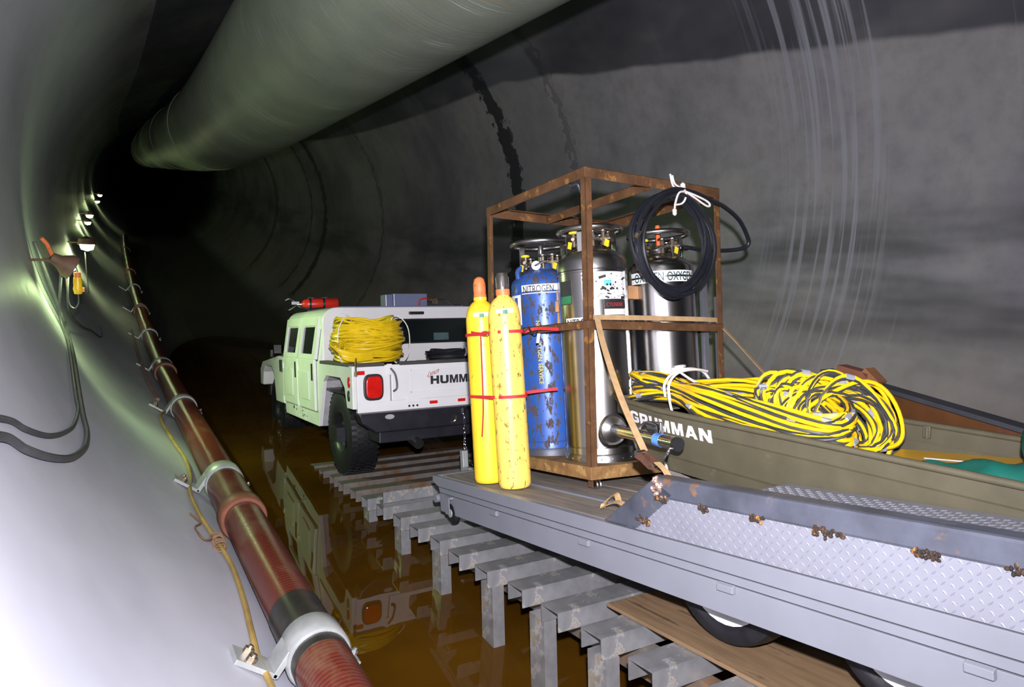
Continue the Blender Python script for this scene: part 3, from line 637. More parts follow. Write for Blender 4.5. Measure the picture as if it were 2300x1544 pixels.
    for x, sgn in ((0, 1), (W_, -1)):
        door(x, sgn, 1.34, 2.12, False); door(x, sgn, 2.16, 2.94, True)
        m = MB()
        q = [(.012 if x == 0 else W_ - .012, 1.25), (.09 if x == 0 else W_ - .09, 1.25), (.13 if x == 0 else W_ - .13, 1.76), (.085 if x == 0 else W_ - .085, 1.76)]
        m.prism(q, 1.245, 1.335, 'y'); m.build('cab_pillar', WHITE_B, t)
        m = MB(); m.box((.09 if x == 0 else W_ - .16, 1.25, 1.745), (.16 if x == 0 else W_ - .09, 2.95, 1.79)); m.build('drip_rail', WHITE_B, t)
    # scraped lettering on the sill
    m = MB()
    for k in range(34): y = 1.75 + random.random() * .75; z = .515 + random.random() * .10; s_ = .015 + .03 * random.random(); m.box((-.0025, y, z), (-.0005, y + s_ * 1.6, z + s_))
    stuff(m.build('scraped_decal', WHITE, t))
    # nose: hood, fenders, windscreen, mirror
    m = MB(); m.prism([(3.0, 1.27), (3.0, 1.0), (4.5, 1.0), (4.5, 1.10), (4.35, 1.20)], .42, 1.78, 'x'); m.build('hood', WHITE_B, t, bev=.02)
    for x0, x1 in ((-.02, .44), (1.76, 2.22)):
        m = MB(); m.prism([(3.0, .62), (3.0, 1.26), (3.35, 1.27), (4.45, 1.16), (4.62, 1.05), (4.62, .80), (4.42, .80), (4.36, 1.0), (4.22, 1.10), (3.78, 1.10), (3.62, 1.0), (3.52, .62)], x0, x1, 'x'); m.build('front_fender', WHITE_B, t, bev=.02)
    m = MB(); m.box((.1, 4.5, .62), (2.1, 4.66, .80)); m.build('front_bumper', DARKMETAL, t, bev=.02)
    m = MB(); m.add([(.09, 3.02, 1.27), (2.11, 3.02, 1.27), (2.08, 2.92, 1.80), (.12, 2.92, 1.80), (.09, 3.05, 1.27), (2.11, 3.05, 1.27), (2.08, 2.95, 1.80), (.12, 2.95, 1.80)], [(0, 1, 2, 3), (7, 6, 5, 4), (0, 4, 5, 1), (1, 5, 6, 2), (2, 6, 7, 3), (3, 7, 4, 0)]); m.build('windscreen', GLASS, t)
    m = MB(); m.box((-.13, 3.02, 1.31), (-.03, 3.05, 1.43)); m.tube([(.02, 3.04, 1.28), (-.08, 3.04, 1.33)], .012, 6); m.build('door_mirror', BLACK, t, bev=.01)
    m = MB(); m.lathe([(.0002, .11), (.03, .1), (.03, .02), (.04, 0)], 12, T((-.06, 3.5, 1.25))); m.build('marker_stalk', BLACK, t); m = MB(); m.box((-.045, 3.05, 1.06), (-.02, 3.13, 1.22)); m.build('fender_lamp', BLACK, t)
    # unseen interior block added to keep the cabin dark, seats
    m = MB(); m.box((.10, 1.30, .55), (2.10, 2.95, 1.20)); m.build('cabin_dark_block', DARKMETAL, t)
    for x in (.30, 1.45):
        m = MB(); m.box((x, 2.05, 1.2), (x + .5, 2.2, 1.6)); m.build('seat_back', BLACK, t, bev=.03)
    # running gear
    m = MB(); m.box((.42, .12, .55), (1.78, 4.4, .92)); m.build('chassis', DARKMETAL, t)
    m = MB(); m.prism([(.02, .76), (.06, .66), (.20, .56), (2.0, .56), (2.14, .66), (2.18, .76)], -.12, .06, 'y'); bp = m.build('rear_bumper', DARKMETAL, t, bev=.015)
    m = MB(); m.box((.25, -.05, .44), (1.95, .3, .60)); m.build('bumper_beam', DARKMETAL, t, bev=.01)
    m = MB(); m.lathe([(.0002, .004), (.05, .004), (.05, 0)], 16, T((.34, -.121, .715)) @ RX(PI / 2) @ Matrix.Diagonal((1, .5, 1, 1))); m.build('bumper_badge', CLAMP, bp)
    m = MB(); m.tube(spline([(1.02, -.125, .60), (1.05, -.16, .62), (1.08, -.13, .66)], 4), .012, 6); m.build('tow_hook', BRASS, bp)
    m = MB(); m.cyl((.62, .30, .52), (.66, -.10, .40), .055, 18); m.build('exhaust_pipe', STEEL_D, t)
    m = MB(); m.box((.0, .6, .40), (2.2, .9, .55)); m.build('axle_housing', DARKMETAL, t)
    for x, y in ((.09, .83), (.09, 4.0)): wheel(t, T((x, y, .472)), .47, .315, .22, DARKMETAL)
    for y in (.83, 4.0): wheel(t, T((W_ - .09, y, .472)) @ RZm(PI), .47, .315, .22, DARKMETAL)
truck()

# ---- loads on the truck
def coil(name, label, cat, M, n, fn, r, m, seg=6, pts=40, parts=None):
    t = thing(name, label, cat, M)
    mb = MB()
    for k in range(n): mb.tube([fn(k, 2 * PI * i / pts) for i in range(pts)], r, seg, True)
    stuff(mb.build('cable_windings', m, t)); return t
def yfn(k, a, R=random.Random(3)):
    g = yfn.g.setdefault(k, (R.uniform(.30, .42), R.uniform(.03, .46), R.uniform(-.075, .075), R.uniform(-.06, .06), R.uniform(0, 6), R.uniform(.002, .013)))
    rr, z, tx, ty, ph, wv_ = g
    z2 = (z - .25) / .25; rad = rr * (1 - .14 * z2 * z2) + wv_ * math.sin(2 * a + ph)
    return (1.12 * rad * math.cos(a), .95 * rad * math.sin(a), max(.012, z * .93 + .02 + tx * math.cos(a) + ty * math.sin(a) + wv_ * math.sin(3 * a + ph)))
yfn.g = {}
HC = HM @ T((.36, .55, 1.235)) @ RZm(.2) @ Matrix.Diagonal((.88, .9, 1, 1))
t = coil('coiled_hose', 'big coil of thin yellow hose lying on the truck bed rail', 'hose coil', HC, 85, yfn, .0125, YCABLE2)
mb = MB()
for k in range(9): 
    a0 = random.uniform(2.8, 3.9); mb.tube(spline([(.46 * math.cos(a0) , .40 * math.sin(a0), .30 - .02 * k), (-.50 - .02 * k, -.30 + random.uniform(-.05, .05), .22), (-.56 - .01 * k, -.38, .09 + .012 * k), (-.44, -.44, .05 + .01 * k), (-.2, -.43, .06 + .01 * k)], 6), .0105, 6)
stuff(mb.build('loose_turns', YCABLE2, t))
for a, z0 in ((3.5, .46), (5.75, .33)):
    mb = MB(); c_, s_ = math.cos(a), math.sin(a); mb.tube(spline([(.26 * c_, .24 * s_, .40), (.36 * c_, .33 * s_, .52), (.50 * c_, .44 * s_, .40), (.53 * c_, .46 * s_, .2), (.48 * c_, .42 * s_, .04), (.34 * c_, .3 * s_, 0.), (.25 * c_, .2 * s_, .2)], 6, True), .007, 6, True); mb.build('tie_cord', ROPE, t)
mb = MB(); mb.tube(spline([(-.40, -.40, .08), (-.46, -.50, .06), (-.52, -.60, -.02), (-.53, -.62, -.05)], 5), .012, 6); mb.cyl((-.53, -.62, -.05), (-.54, -.63, -.09), .02, 10); mb.build('hose_fitting', BRASS, t)
def bfn(k, a, R=random.Random(5)):
    g = bfn.g.setdefault(k, (R.uniform(.22, .31), R.uniform(0, .09), R.uniform(-.03, .03), R.uniform(-.03, .03)))
    return (g[0] * math.cos(a), g[0] * .8 * math.sin(a), g[1] + g[2] * math.cos(a) + g[3] * math.sin(a))
bfn.g = {}
t = coil('coiled_hose', 'small coil of black cable lying in the truck bed near the tailgate', 'cable coil', HM @ T((1.30, .40, 1.25)), 14, bfn, .013, HOSE)
mb = MB(); mb.tube(spline([(0.05, -.17, .02), (.05, -.26, .06), (.05, -.26, .12), (.05, -.18, .13)], 5, True), .012, 6, True); mb.build('tie_wrap', ROPE, t)
t = thing('steel_tools', 'bundle of loose steel bars and fittings in the truck bed', 'tools', HM @ T((1.55, .35, 1.215)))
for k in range(6):
    mb = MB(); x = random.uniform(-.1, .1); mb.cyl((x, -.25 + .05 * k, .05 + .01 * k), (x + .55, -.2 + .06 * k, .06 + .012 * k), .011, 8); mb.build('steel_bar', CHROME if k % 2 else STEEL_D, t)
mb = MB(); mb.box((.05, .1, .0), (.5, .5, .10)); mb.build('dark_box', BLACK, t, bev=.02)
mb = MB(); mb.box((-.62, .2, -.01), (.05, .26, .02), RZm(-.2)); mb.build('wood_batten', BLOCK, t)

t = thing('fire_extinguisher', 'red fire extinguisher strapped on its side on the truck roof', 'extinguisher', HM @ T((.27, 2.78, 1.885)) @ RZm(math.radians(-6)))
ML = T((0, 0, .085)) @ RY(-PI / 2)
m = MB(); m.lathe([(.0002, -.42), (.065, -.415), (.078, -.40), (.078, -.02), (.06, .04), (.028, .07), (.0002, .075)], 24, ML); m.build('bottle', RED, t)
m = MB(); m.lathe([(.0002, .13), (.02, .13), (.026, .07)], 12, ML); m.box((-.20, -.02, .08), (-.10, .02, .12)); m.build('valve_head', CHROME, t)
m = MB(); m.tube(spline([(-.13, 0, .11), (-.22, 0, .16), (-.28, 0, .14)], 4), .012, 6); m.tube(spline([(-.13, 0, .08), (-.20, .0, .0 + .03), (-.24, 0, -.0 + .01)], 4), .012, 6); m.build('squeeze_handle', CHROME, t)
m = MB(); m.tube(spline([(-.12, -.03, .06), (-.05, -.08, .03), (.05, -.09, .02), (.2, -.085, .03)], 5), .010, 6); m.build('discharge_hose', HOSE, t)
for x in (.04, .22):
    m = MB(); m.lathe([(.079, -x - .015), (.084, -x - .015), (.084, -x + .015), (.079, -x + .015)], 24, ML); m.box((x - .02, -.01, .16), (x + .05, .01, .175)); m.build('strap', BLACK, t)
t = thing('battery_box', 'small grey box with a cable standing on the truck roof', 'box', HM @ T((1.08, 1.75, 1.885)))
m = MB(); m.box((0, -.12, 0), (.46, .12, .17)); m.build('box_body', GREYBOX, t, bev=.008)
m = MB(); m.box((-.10, -.10, 0), (-.002, .10, .16)); m.build('end_case', GREYBOX, t, bev=.008)
m = MB(); m.cyl((.46, -.02, .10), (.62, -.02, .09), .035, 10); m.box((.56, -.05, .04), (.64, .02, .10)); m.build('connector', BRASS, t)
m = MB(); m.tube(spline([(.62, -.02, .09), (.74, -.05, .09), (.85, -.08, .02), (.95, -.1, .012)], 5), .011, 6); m.build('power_lead', BLACK, t)
m = MB(); m.tube(spline([(.34, -.125, .0 + .02), (.35, -.15, .09), (.45, -.14, .11), (.52, -.06, .10)], 5), .009, 6); m.build('red_lead', RED, t)

# ================================================================== trailer (local frame TM: x across, y forward, z up from deck)
def trailer():
    t = thing('flatbed_trailer', 'grey steel flatbed trailer with wooden deck and rusty tube rail', 'trailer', TM)
    Wd, Ln = 2.05, 6.2
    # side: upper channel, recessed grooves, lower channel; front taper
    def side(x0, x1, nm='side_beam'):
        m = MB(); m.prism([(.0, -.01), (.0, -.055), (-.10, -.085), (-Ln, -.085), (-Ln, 0)], x0, x1, 'x'); a = m.build(nm, GREY, t, bev=.003)
        m = MB(); m.prism([(-.10, -.091), (-.12, -.128), (-Ln, -.128), (-Ln, -.091)], x0 + .004, x1, 'x'); m.build('side_strip', GREY, t)
        m = MB(); m.prism([(-.12, -.134), (-.13, -.275), (-Ln, -.275), (-Ln, -.134)], x0, x1, 'x'); m.build('side_skirt', GREY, t, bev=.003)
        m = MB(); m.box((x0 + .012, -Ln, -.26), (x1 - .002, -.14, -.03)); m.build('side_core', BLACK, t)
    side(0, .05); side(Wd - .05, Wd)
    for y in (-1.02, -2.06, -3.1, -4.14):
        m = MB(); m.prism([(-.022, -.165), (-.022, -.135), (-.0, -.128), (.0, -.165)], y - .045, y + .045, 'y'); m.build('side_lug', GREY, t, bev=.003)
    m = MB(); m.box((.05, -.06, -.085), (Wd - .05, .0, -.004)); m.build('front_beam', GREY, t, bev=.003)
    m = MB(); m.box((.05, -.16, -.26), (Wd - .05, -.13, -.09)); m.build('front_skirt', GREY, t)
    # deck planks run lengthwise, a steel strip between the first two
    edges = [.052, .325]; x = .385
    pl = [(.052, .325)] + [(.385 + .29 * k, .385 + .29 * k + .283) for k in range(5)] + [(1.835, 1.998)]
    for k, (a, b) in enumerate(pl):
        m = MB(); m.box((a, -2.62, -.045), (b, -.065, -.004 + random.uniform(-.003, .002))); m.build('deck_plank', WOOD, t, bev=.003)
    m = MB(); m.box((.329, -2.62, -.04), (.381, -.065, .004)); m.build('deck_strip', GREY, t, bev=.002)
    for y in (-2.66, -6.15): m = MB(); m.box((.05, y, -.26), (Wd - .05, y + .05, -.01)); m.build('cross_member', GREY, t)
    m = MB(); m.box((.55, -Ln, -.27), (Wd - .1, -2.66, -.245)); m.build('well_floor', GREY, t)
    # fender box of tread plate with rounded lozenges, rail of scaled tube
    y0, y1 = -2.42, -Ln
    m = MB(); m.prism([(y0, .002), (y0 - .28, .21), (y1, .21), (y1, .002)], .004, .012, 'x'); pf = m.build('tread_plate', PLATE, t)
    m = MB(); m.box((.012, y1, .20), (.60, y0 - .55, .212)); pt = m.build('tread_plate', PLATE, t)
    m = MB(); m.box((.56, y1, -.24), (.60, y0 - .55, .20)); m.build('tread_plate', PLATE, t)
    def lozenges(put, nu, nv, p, par):
        m = MB()
        for i in range(nu):
            for j in range(nv):
                a = PI / 4 if (i + j) % 2 else -PI / 4
                M = put(i * p, j * p)
                if M is None: continue
                M = M @ RZm(a)
                L, w_, h_ = .0135, .0042, .0030
                m.add([(-L, 0, 0), (0, -w_, 0), (L, 0, 0), (0, w_, 0), (-L * .5, 0, h_), (L * .5, 0, h_)], [(0, 1, 5, 4), (1, 2, 5), (2, 3, 4, 5), (3, 0, 4)], M)
        stuff(m.build('raised_lozenges', PLATE, par))
    def put_side(a, b):
        y = -2.44 - a; z = .012 + b
        if z > .19 or z > (-y - 2.42) * .75 - .01: return None
        return T((.004, y, z)) @ Matrix(((0, 0, -1, 0), (-1, 0, 0, 0), (0, 1, 0, 0), (0, 0, 0, 1)))
    lozenges(put_side, 95, 7, .0285, pf)
    def put_top(a, b):
        return T((.10 + b, -3.0 - a, .212))
    lozenges(put_top, 75, 16, .0285, pt)
    # rail: square scaled tube, raking leg, weld blobs
    m = MB(); m.box((.0, y1, .185), (.105, -2.64, .288)); rl = m.build('rail_tube', TUBE_RUST, t, bev=.014)
    m = MB(); m.prism([(-2.225, .0), (-2.50, .0), (-2.80, .215), (-2.655, .285)], .0, .105, 'x'); m.build('raking_leg', TUBE_RUST, t, bev=.012)
    m = MB()
    R = random.Random(2)
    for k in range(26): q = Vector((-.004 + R.uniform(-.006, .01), -2.655 - R.uniform(0, .055) , .19 + R.uniform(0, .10))); m.lathe([(.0002, -.012), (.014, 0), (.0002, .012)], 6, T(q) @ RX(R.uniform(0, 3)))
    stuff(m.build('bright_weld', mat('raw_weld', (.55, .40, .33), .35, .8, .3, 30), t))
    WELD = mat('burnt_weld', (.03, .018, .012), .8, .1, .5, 30, .4, 40, .4, ((.33, .15, .04), .35, 30.))
    for yc, ln in ((-2.56, .10), (-2.70, .08), (-2.98, .05), (-3.28, .09), (-3.62, .14), (-3.98, .10), (-4.28, .10), (-4.7, .12)):
        m = MB()
        for k in range(int(ln * 260)):
            q = Vector((.001, yc + R.uniform(-ln, ln) / 2, (.185 if yc < -2.65 else .02 + (-yc - 2.5) * .6) + R.gauss(0, .008))); m.lathe([(.0002, -.006), (.008, -.003), (.010, .0), (.007, .005), (.0002, .007)], 7, T(q) @ RY(R.uniform(0, 3)) @ RX(R.uniform(0, 3)))
        stuff(m.build('burnt_weld', WELD, rl))
    # wheels
    for y in (-2.88, -3.78, ): wheel(t, T((.19, y, -.178)), .355, .2, .245, WHITE, False)
    for y in (-2.88, -3.78): wheel(t, T((Wd - .19, y, -.178)) @ RZm(PI), .355, .2, .245, WHITE, False)
    m = MB(); m.box((1.60, y1, -.24), (Wd - .004, y0 - .05, .192)); m.build('fender_box', GREY, t, bev=.004)
    m = MB(); m.box((.72, -2.1, -.004), (1.40, -1.98, .195)); m.build('boat_bunk', WOOD, t)
    m = MB(); m.box((.72, -4.9, -.245), (1.40, -4.78, -.125)); m.build('boat_bunk', WOOD, t)
    for y in (-2.88, -3.78): m = MB(); m.cyl((.2, y, -.185), (Wd - .2, y, -.185), .035, 12); m.build('axle', DARKMETAL, t)
    # caster at the nose and its bracket
    m = MB(); m.box((.02, -.30, -.15), (.13, -.20, -.135)); m.box((.015, -.285, -.27), (.022, -.215, -.14)); m.box((.118, -.285, -.27), (.125, -.215, -.14)); cf = m.build('caster_fork', GREY, t, T((-.045, -.06, 0)))
    m = MB(); m.lathe([(.03, -.028), (.07, -.028), (.082, -.018), (.085, 0), (.082, .018), (.07, .028), (.03, .028)], 28, T((.07, -.25, -.265)) @ RY(PI / 2)); m.build('caster_wheel', RUBBER, cf)
    m = MB(); m.lathe([(.0002, -.034), (.032, -.034), (.034, -.02), (.034, .02), (.032, .034), (.0002, .034)], 16, T((.07, -.25, -.265)) @ RY(PI / 2)); m.build('caster_hub', CLAMP, cf)
    m = MB(); m.cyl((.0, -.03, -.19), (.10, -.03, -.19), .035, 10); m.build('hub_stub', GREY, t)
    # tongue reaching to the truck hitch
    m = MB(); m.box((.93, -.1, -.22), (1.07, .95, -.12)); m.build('tongue', GREY, t, bev=.005)
    m = MB(); m.prism([(.86, -.26), (.98, -.30), (1.05, -.22), (1.05, .02), (.99, .02), (.99, -.14), (.86, -.14)], .78, .84, 'x'); m.build('coupler_plate', CLAMP, t, bev=.005)
trailer()

# ---- hitch chain behind the truck (hangs from the bumper to the coupler)
t = thing('safety_chain', 'thin steel safety chain hanging from the black truck bumper', 'chain')
pts = spline([TM.inverted() @ (HM @ Vector(p)) for p in ((1.17, -.135, .70), (1.17, -.14, .52), (1.16, -.15, .34), (1.19, -.17, .20), (1.26, -.19, .10), (1.36, -.20, .12))], 40)
L = 0; last = pts[0]; k = 0; lm = MB()
link = MB(); link.tube([(.011 * math.cos(2 * PI * i / 12), 0, .019 * math.sin(2 * PI * i / 12)) for i in range(12)], .0042, 6, True); lme = link.mesh('chain_link', CHROME)
for a, b in zip(pts, pts[1:]):
    L += (b - a).length
    if L > .030:
        L = 0; M = TM @ T(b) @ (b - a).to_track_quat('Z', 'Y').to_matrix().to_4x4() @ RZm(PI / 2 * (k % 2)); k += 1; obj('chain_link', lme, t, M)
m = MB(); m.box((1.155, -.15, .68), (1.185, -.12, .74)); m.build('chain_eye', CHROME, t, HM)

# ================================================================== rusty tank cage
CX, CY, CH = 1.29, 1.38, 2.12
def cage():
    t = thing('steel_tank_cage', 'rusty welded angle iron cage on casters holding the gas tanks', 'cage', CM)
    a = .055; th = .007
    for x, y in ((0, 0), (CX, 0), (0, CY), (CX, CY)):
        m = MB(); sx = 1 if x == 0 else -1; sy = 1 if y == 0 else -1
        m.box((min(x, x + sx * a), min(y, y + sy * th), .0), (max(x, x + sx * a), max(y, y + sy * th), CH)); m.box((min(x, x + sx * th), min(y, y + sy * a), 0), (max(x, x + sx * th), max(y, y + sy * a), CH))
        m.build('corner_post', RUST, t, bev=.002)
    hz = .075
    def rail_x(nm, y, z, h_=hz, x0=.0, x1=CX, flange=1):
        m = MB(); m.box((x0, min(y, y + th * flange), z - h_), (x1, max(y, y + th * flange), z)); m.box((x0, min(y, y + flange * a), z - th), (x1, max(y, y + flange * a), z)); m.build(nm, RUST, t, bev=.002)
    def rail_y(nm, x, z, h_=hz, flange=1, y0=.0, y1=CY):
        m = MB(); m.box((min(x, x + th * flange), y0, z - h_), (max(x, x + th * flange), y1, z)); m.box((min(x, x + a * flange), y0, z - th), (max(x, x + a * flange), y1, z)); m.build(nm, RUST, t, bev=.002)
    rail_x('top_rail', -.004, CH + .004); rail_x('top_rail', CY + .004, CH + .004, flange=-1); rail_y('top_rail', -.004, CH + .006); rail_y('top_rail', CX + .004, CH + .006, flange=-1)
    rail_y('top_cross_bar', CX * .47, CH - .004)
    rail_x('mid_rail', -.006, 1.075, .06); rail_x('mid_rail', CY + .006, 1.075, .06, flange=-1); rail_y('mid_rail', -.006, 1.075, .055); rail_y('mid_rail', CX + .006, 1.075, .055, flange=-1)
    m = MB(); m.box((-.008, -.008, 0), (CX + .008, CY + .008, .088)); m.build('base_pan', mat('rusty_base', (.22, .12, .045), .75, .1, .35, 8, .4, 60, .3, ((.42, .26, .09), .35, 12.)), t, bev=.004)
    for x, y in ((.06, .06), (CX - .12, .06), (.06, CY - .12), (CX - .12, CY - .12)):
        m = MB(); m.box((x - .01, y - .02, -.012), (x + .07, y + .05, 0)); m.box((x - .012, y - .01, -.06), (x - .006, y + .04, 0)); c = m.build('caster', RUST, t)
        m = MB(); m.lathe([(.0002, -.022), (.036, -.022), (.04, -.014), (.034, -.008), (.034, .008), (.04, .014), (.036, .022), (.0002, .022)], 20, T((x + .03, y + .005, -.045)) @ RY(PI / 2)); m.build('caster_wheel', STEEL_D, c)
    m = MB(); m.tube(spline([(.10, .30, CH), (.10, .30, CH + .0), (.12, .34, CH - .04), (.2, .36, CH - .01), (.22, .34, CH - .08)], 5), .009, 6); m.build('lifting_eye', TUBE_RUST, t)
cage()
BASE = .089
def put(x, y): return TM @ T((x + .475, y - 1.51, .07 + BASE - .042 * x))
# TM coordinates of tanks -> cage local
def c_at(x, y): return (x - .475, y + 1.51)

def patch(r, a0, a1, z0, z1, m, name, parent, n=12, th=.0015):
    mb = MB(); vs_ = []; fs = []
    for i in range(n + 1):
        a = a0 + (a1 - a0) * i / n
        for rr in (r, r + th):
            for z in (z0, z1): vs_.append((rr * math.cos(a), rr * math.sin(a), z))
    for i in range(n):
        q = 4 * i; p = q + 4
        fs += [(q + 2, p + 2, p + 3, q + 3), (q, q + 1, p + 1, p), (q + 1, q + 3, p + 3, p + 1), (q, p, p + 2, q + 2)]
    fs += [(0, 2, 3, 1), (4 * n, 4 * n + 1, 4 * n + 3, 4 * n + 2)]
    mb.add(vs_, fs, None, False); return mb.build(name, m, parent)
def wrap_text(body, h_, m, parent, r, ac, z, sx=1., bold=0., vertical=False, shear=0.):
    """ac: angle of the text's left end, running counter-clockwise seen from above (left to right for a viewer outside)"""
    if vertical: return text(body, h_, m, 'stencil', parent, lambda x, y, d: Vector(((r + .001 + d) * math.cos(ac + y / r), (r + .001 + d) * math.sin(ac + y / r), z - x)), sx, bold, shear)
    return text(body, h_, m, 'lettering', parent, lambda x, y, d: Vector(((r + .001 + d) * math.cos(ac + x / r), (r + .001 + d) * math.sin(ac + x / r), z + y)), sx, bold, shear)
D = math.radians
VA = D(-128)          # direction in the cage frame that faces the lens

def valve(parent, p, a, yellow=False, s=1.):
    M = T(p) @ RZm(a)
    m = MB(); m.cyl(M @ Vector((0, 0, -.05 * s)), M @ Vector((0, 0, .045 * s)), .014 * s, 8); m.cyl(M @ Vector((-.05 * s, 0, 0)), M @ Vector((.05 * s, 0, 0)), .013 * s, 8); v = m.build('valve', BRASS, parent)
    m = MB(); m.lathe([(.0002, .045), (.03, .045), (.036, .05), (.036, .058), (.03, .064), (.0002, .064)], 10, M @ Matrix.Scale(s, 4)); m.build('hand_wheel', YELLOWTAG if yellow else STEEL_D, v)
    return v
YELLOWTAG = mat('yellow_tag', (.85, .62, .02), .4)
def dewar(name, label, x, y, H, m_body, foot, ringz, extra):
    t = thing(name, label, 'gas tank', put(*c_at(x, y)))
    r = .254
    m = MB(); m.lathe([(.0002, .0), (r + .006, .0), (r + .010, .01), (r + .010, .045), (r + .002, .06), (r + .002, .095), (r, .10), (r, .105), (r - .003, .108), (r - .003, .112), (r, .115), (r, H - .10), (r + .002, H - .098), (r + .002, H - .085), (r, H - .083), (r, H - .02), (r - .012, H + .012), (r - .05, H + .050), (r - .12, H + .088), (.08, H + .105), (.075, H + .14), (.0002, H + .145)], 64)
    b = m.build('vessel', m_body, t)
    m = MB(); m.lathe([(r + .0015, .0), (r + .012, .0), (r + .012, .05), (r + .004, .062), (r + .0015, .062)], 64); m.build('foot_ring', foot, t)
    m = MB(); m.torus(.228, .020, T((0, 0, ringz))); m.build('handling_ring', STEEL_D, t)
    for a in (VA + 2.1, VA + 4.1):
        g = MB(); q = Vector((math.cos(a), math.sin(a), 0)); g.box((-.03, -.004, H + .03), (.03, .004, ringz), T(q * .20) @ RZm(a + PI / 2)); g.build('ring_post', STEEL_D, t)
    m = MB(); m.cyl((0, 0, H + .14), (0, 0, H + .26), .022, 12); m.lathe([(.0002, .30), (.018, .295), (.024, .27), (.024, .25)], 12, T((0, 0, H))); m.build('centre_fitting', STEEL_D, t)
    for k, (a, rr, yl) in enumerate(((VA - .9, .15, True), (VA + .75, .14, True), (VA + .2, .10, False), (VA + 2.6, .14, False), (VA - 2.4, .14, False), (VA + 1.5, .13, False))):
        valve(t, Vector((rr * math.cos(a), rr * math.sin(a), H + .15)), a + .8, yl and k == 0, 1.)
        if yl:
            g = MB(); g.box((-.018, -.004, -.03), (.018, .004, .02), T((rr * 1.25 * math.cos(a), rr * 1.25 * math.sin(a), H + .115)) @ RZm(a + PI / 2) @ RY(.3)); g.build('yellow_tag', YELLOWTAG, t)
    m = MB(); m.tube(spline([(.13 * math.cos(VA + q), .13 * math.sin(VA + q), H + .14 + .015 * math.sin(5 * q)) for q in [-.9 + .3 * i for i in range(12)]], 4), .009, 6); m.build('manifold_pipe', STEEL_D, t)
    extra(t, r, H); return t

def ex_blue(t, r, H):
    g = T((.12 * math.cos(VA - .28), .12 * math.sin(VA - .28), H + .125)) @ RZm(VA + PI / 2) @ RX(PI / 2)
    m = MB(); m.lathe([(.0002, -.02), (.04, -.02), (.04, .012), (.036, .014)], 20, g @ Matrix.Rotation(PI, 4, 'X') @ Matrix.Scale(-1, 4, (0, 0, 1))); gg = m.build('pressure_gauge', STEEL_D, t)
    m = MB(); m.lathe([(.036, .013), (.0002, .015)], 20, g); m.build('gauge_face', WHITE, gg)
    m = MB(); m.lathe([(.0002, H + .155), (.085, H + .15), (.10, H + .12), (.115, H + .09)], 24); m.build('neck_collar', BLUE, t)
    p = patch(r, VA - .62, VA + .75, 1.255, 1.325, PAPER, 'tank_label', t)
    wrap_text('NITROGEN', .058, PRINT, p, r + .0015, VA - .57, 1.262, .62, .0006)
    p = patch(r, VA - 1.25, VA - .68, 1.02, 1.27, PAPER, 'tank_label', t)
    patch(r + .0015, VA - 1.25, VA - .68, 1.255, 1.27, BPRINT, 'printed_band', p, th=.001)
    text('', .01, PRINT, 'x', t, lambda a, b, c: Vector((a, b, c))) if False else None
    q = patch(r + .0015, VA - .98, VA - .82, 1.17, 1.235, BPRINT, 'diamond_print', p, th=.001)
    wrap_text('NOT', .034, YPRINT, t, r, VA - .19, 1.045, .9, 0, True); wrap_text('XYGEN SERVICE', .034, YPRINT, t, r, VA - .17, .88, .95, 0, True)
    m = MB(); m.tube(spline([(.15 * math.cos(VA - .9), .15 * math.sin(VA - .9), H + .13), (.22 * math.cos(VA - .95), .22 * math.sin(VA - .95), H + .09), (.225 * math.cos(VA - .9), .225 * math.sin(VA - .9), H + .02)], 4), .02, 8); m.build('relief_elbow', BLUE, t)
    m = MB(); m.torus(.026, .004, T((.10, .05, ring_z + .03)) @ RX(PI / 2)); m.build('lifting_loop', CHROME, t)
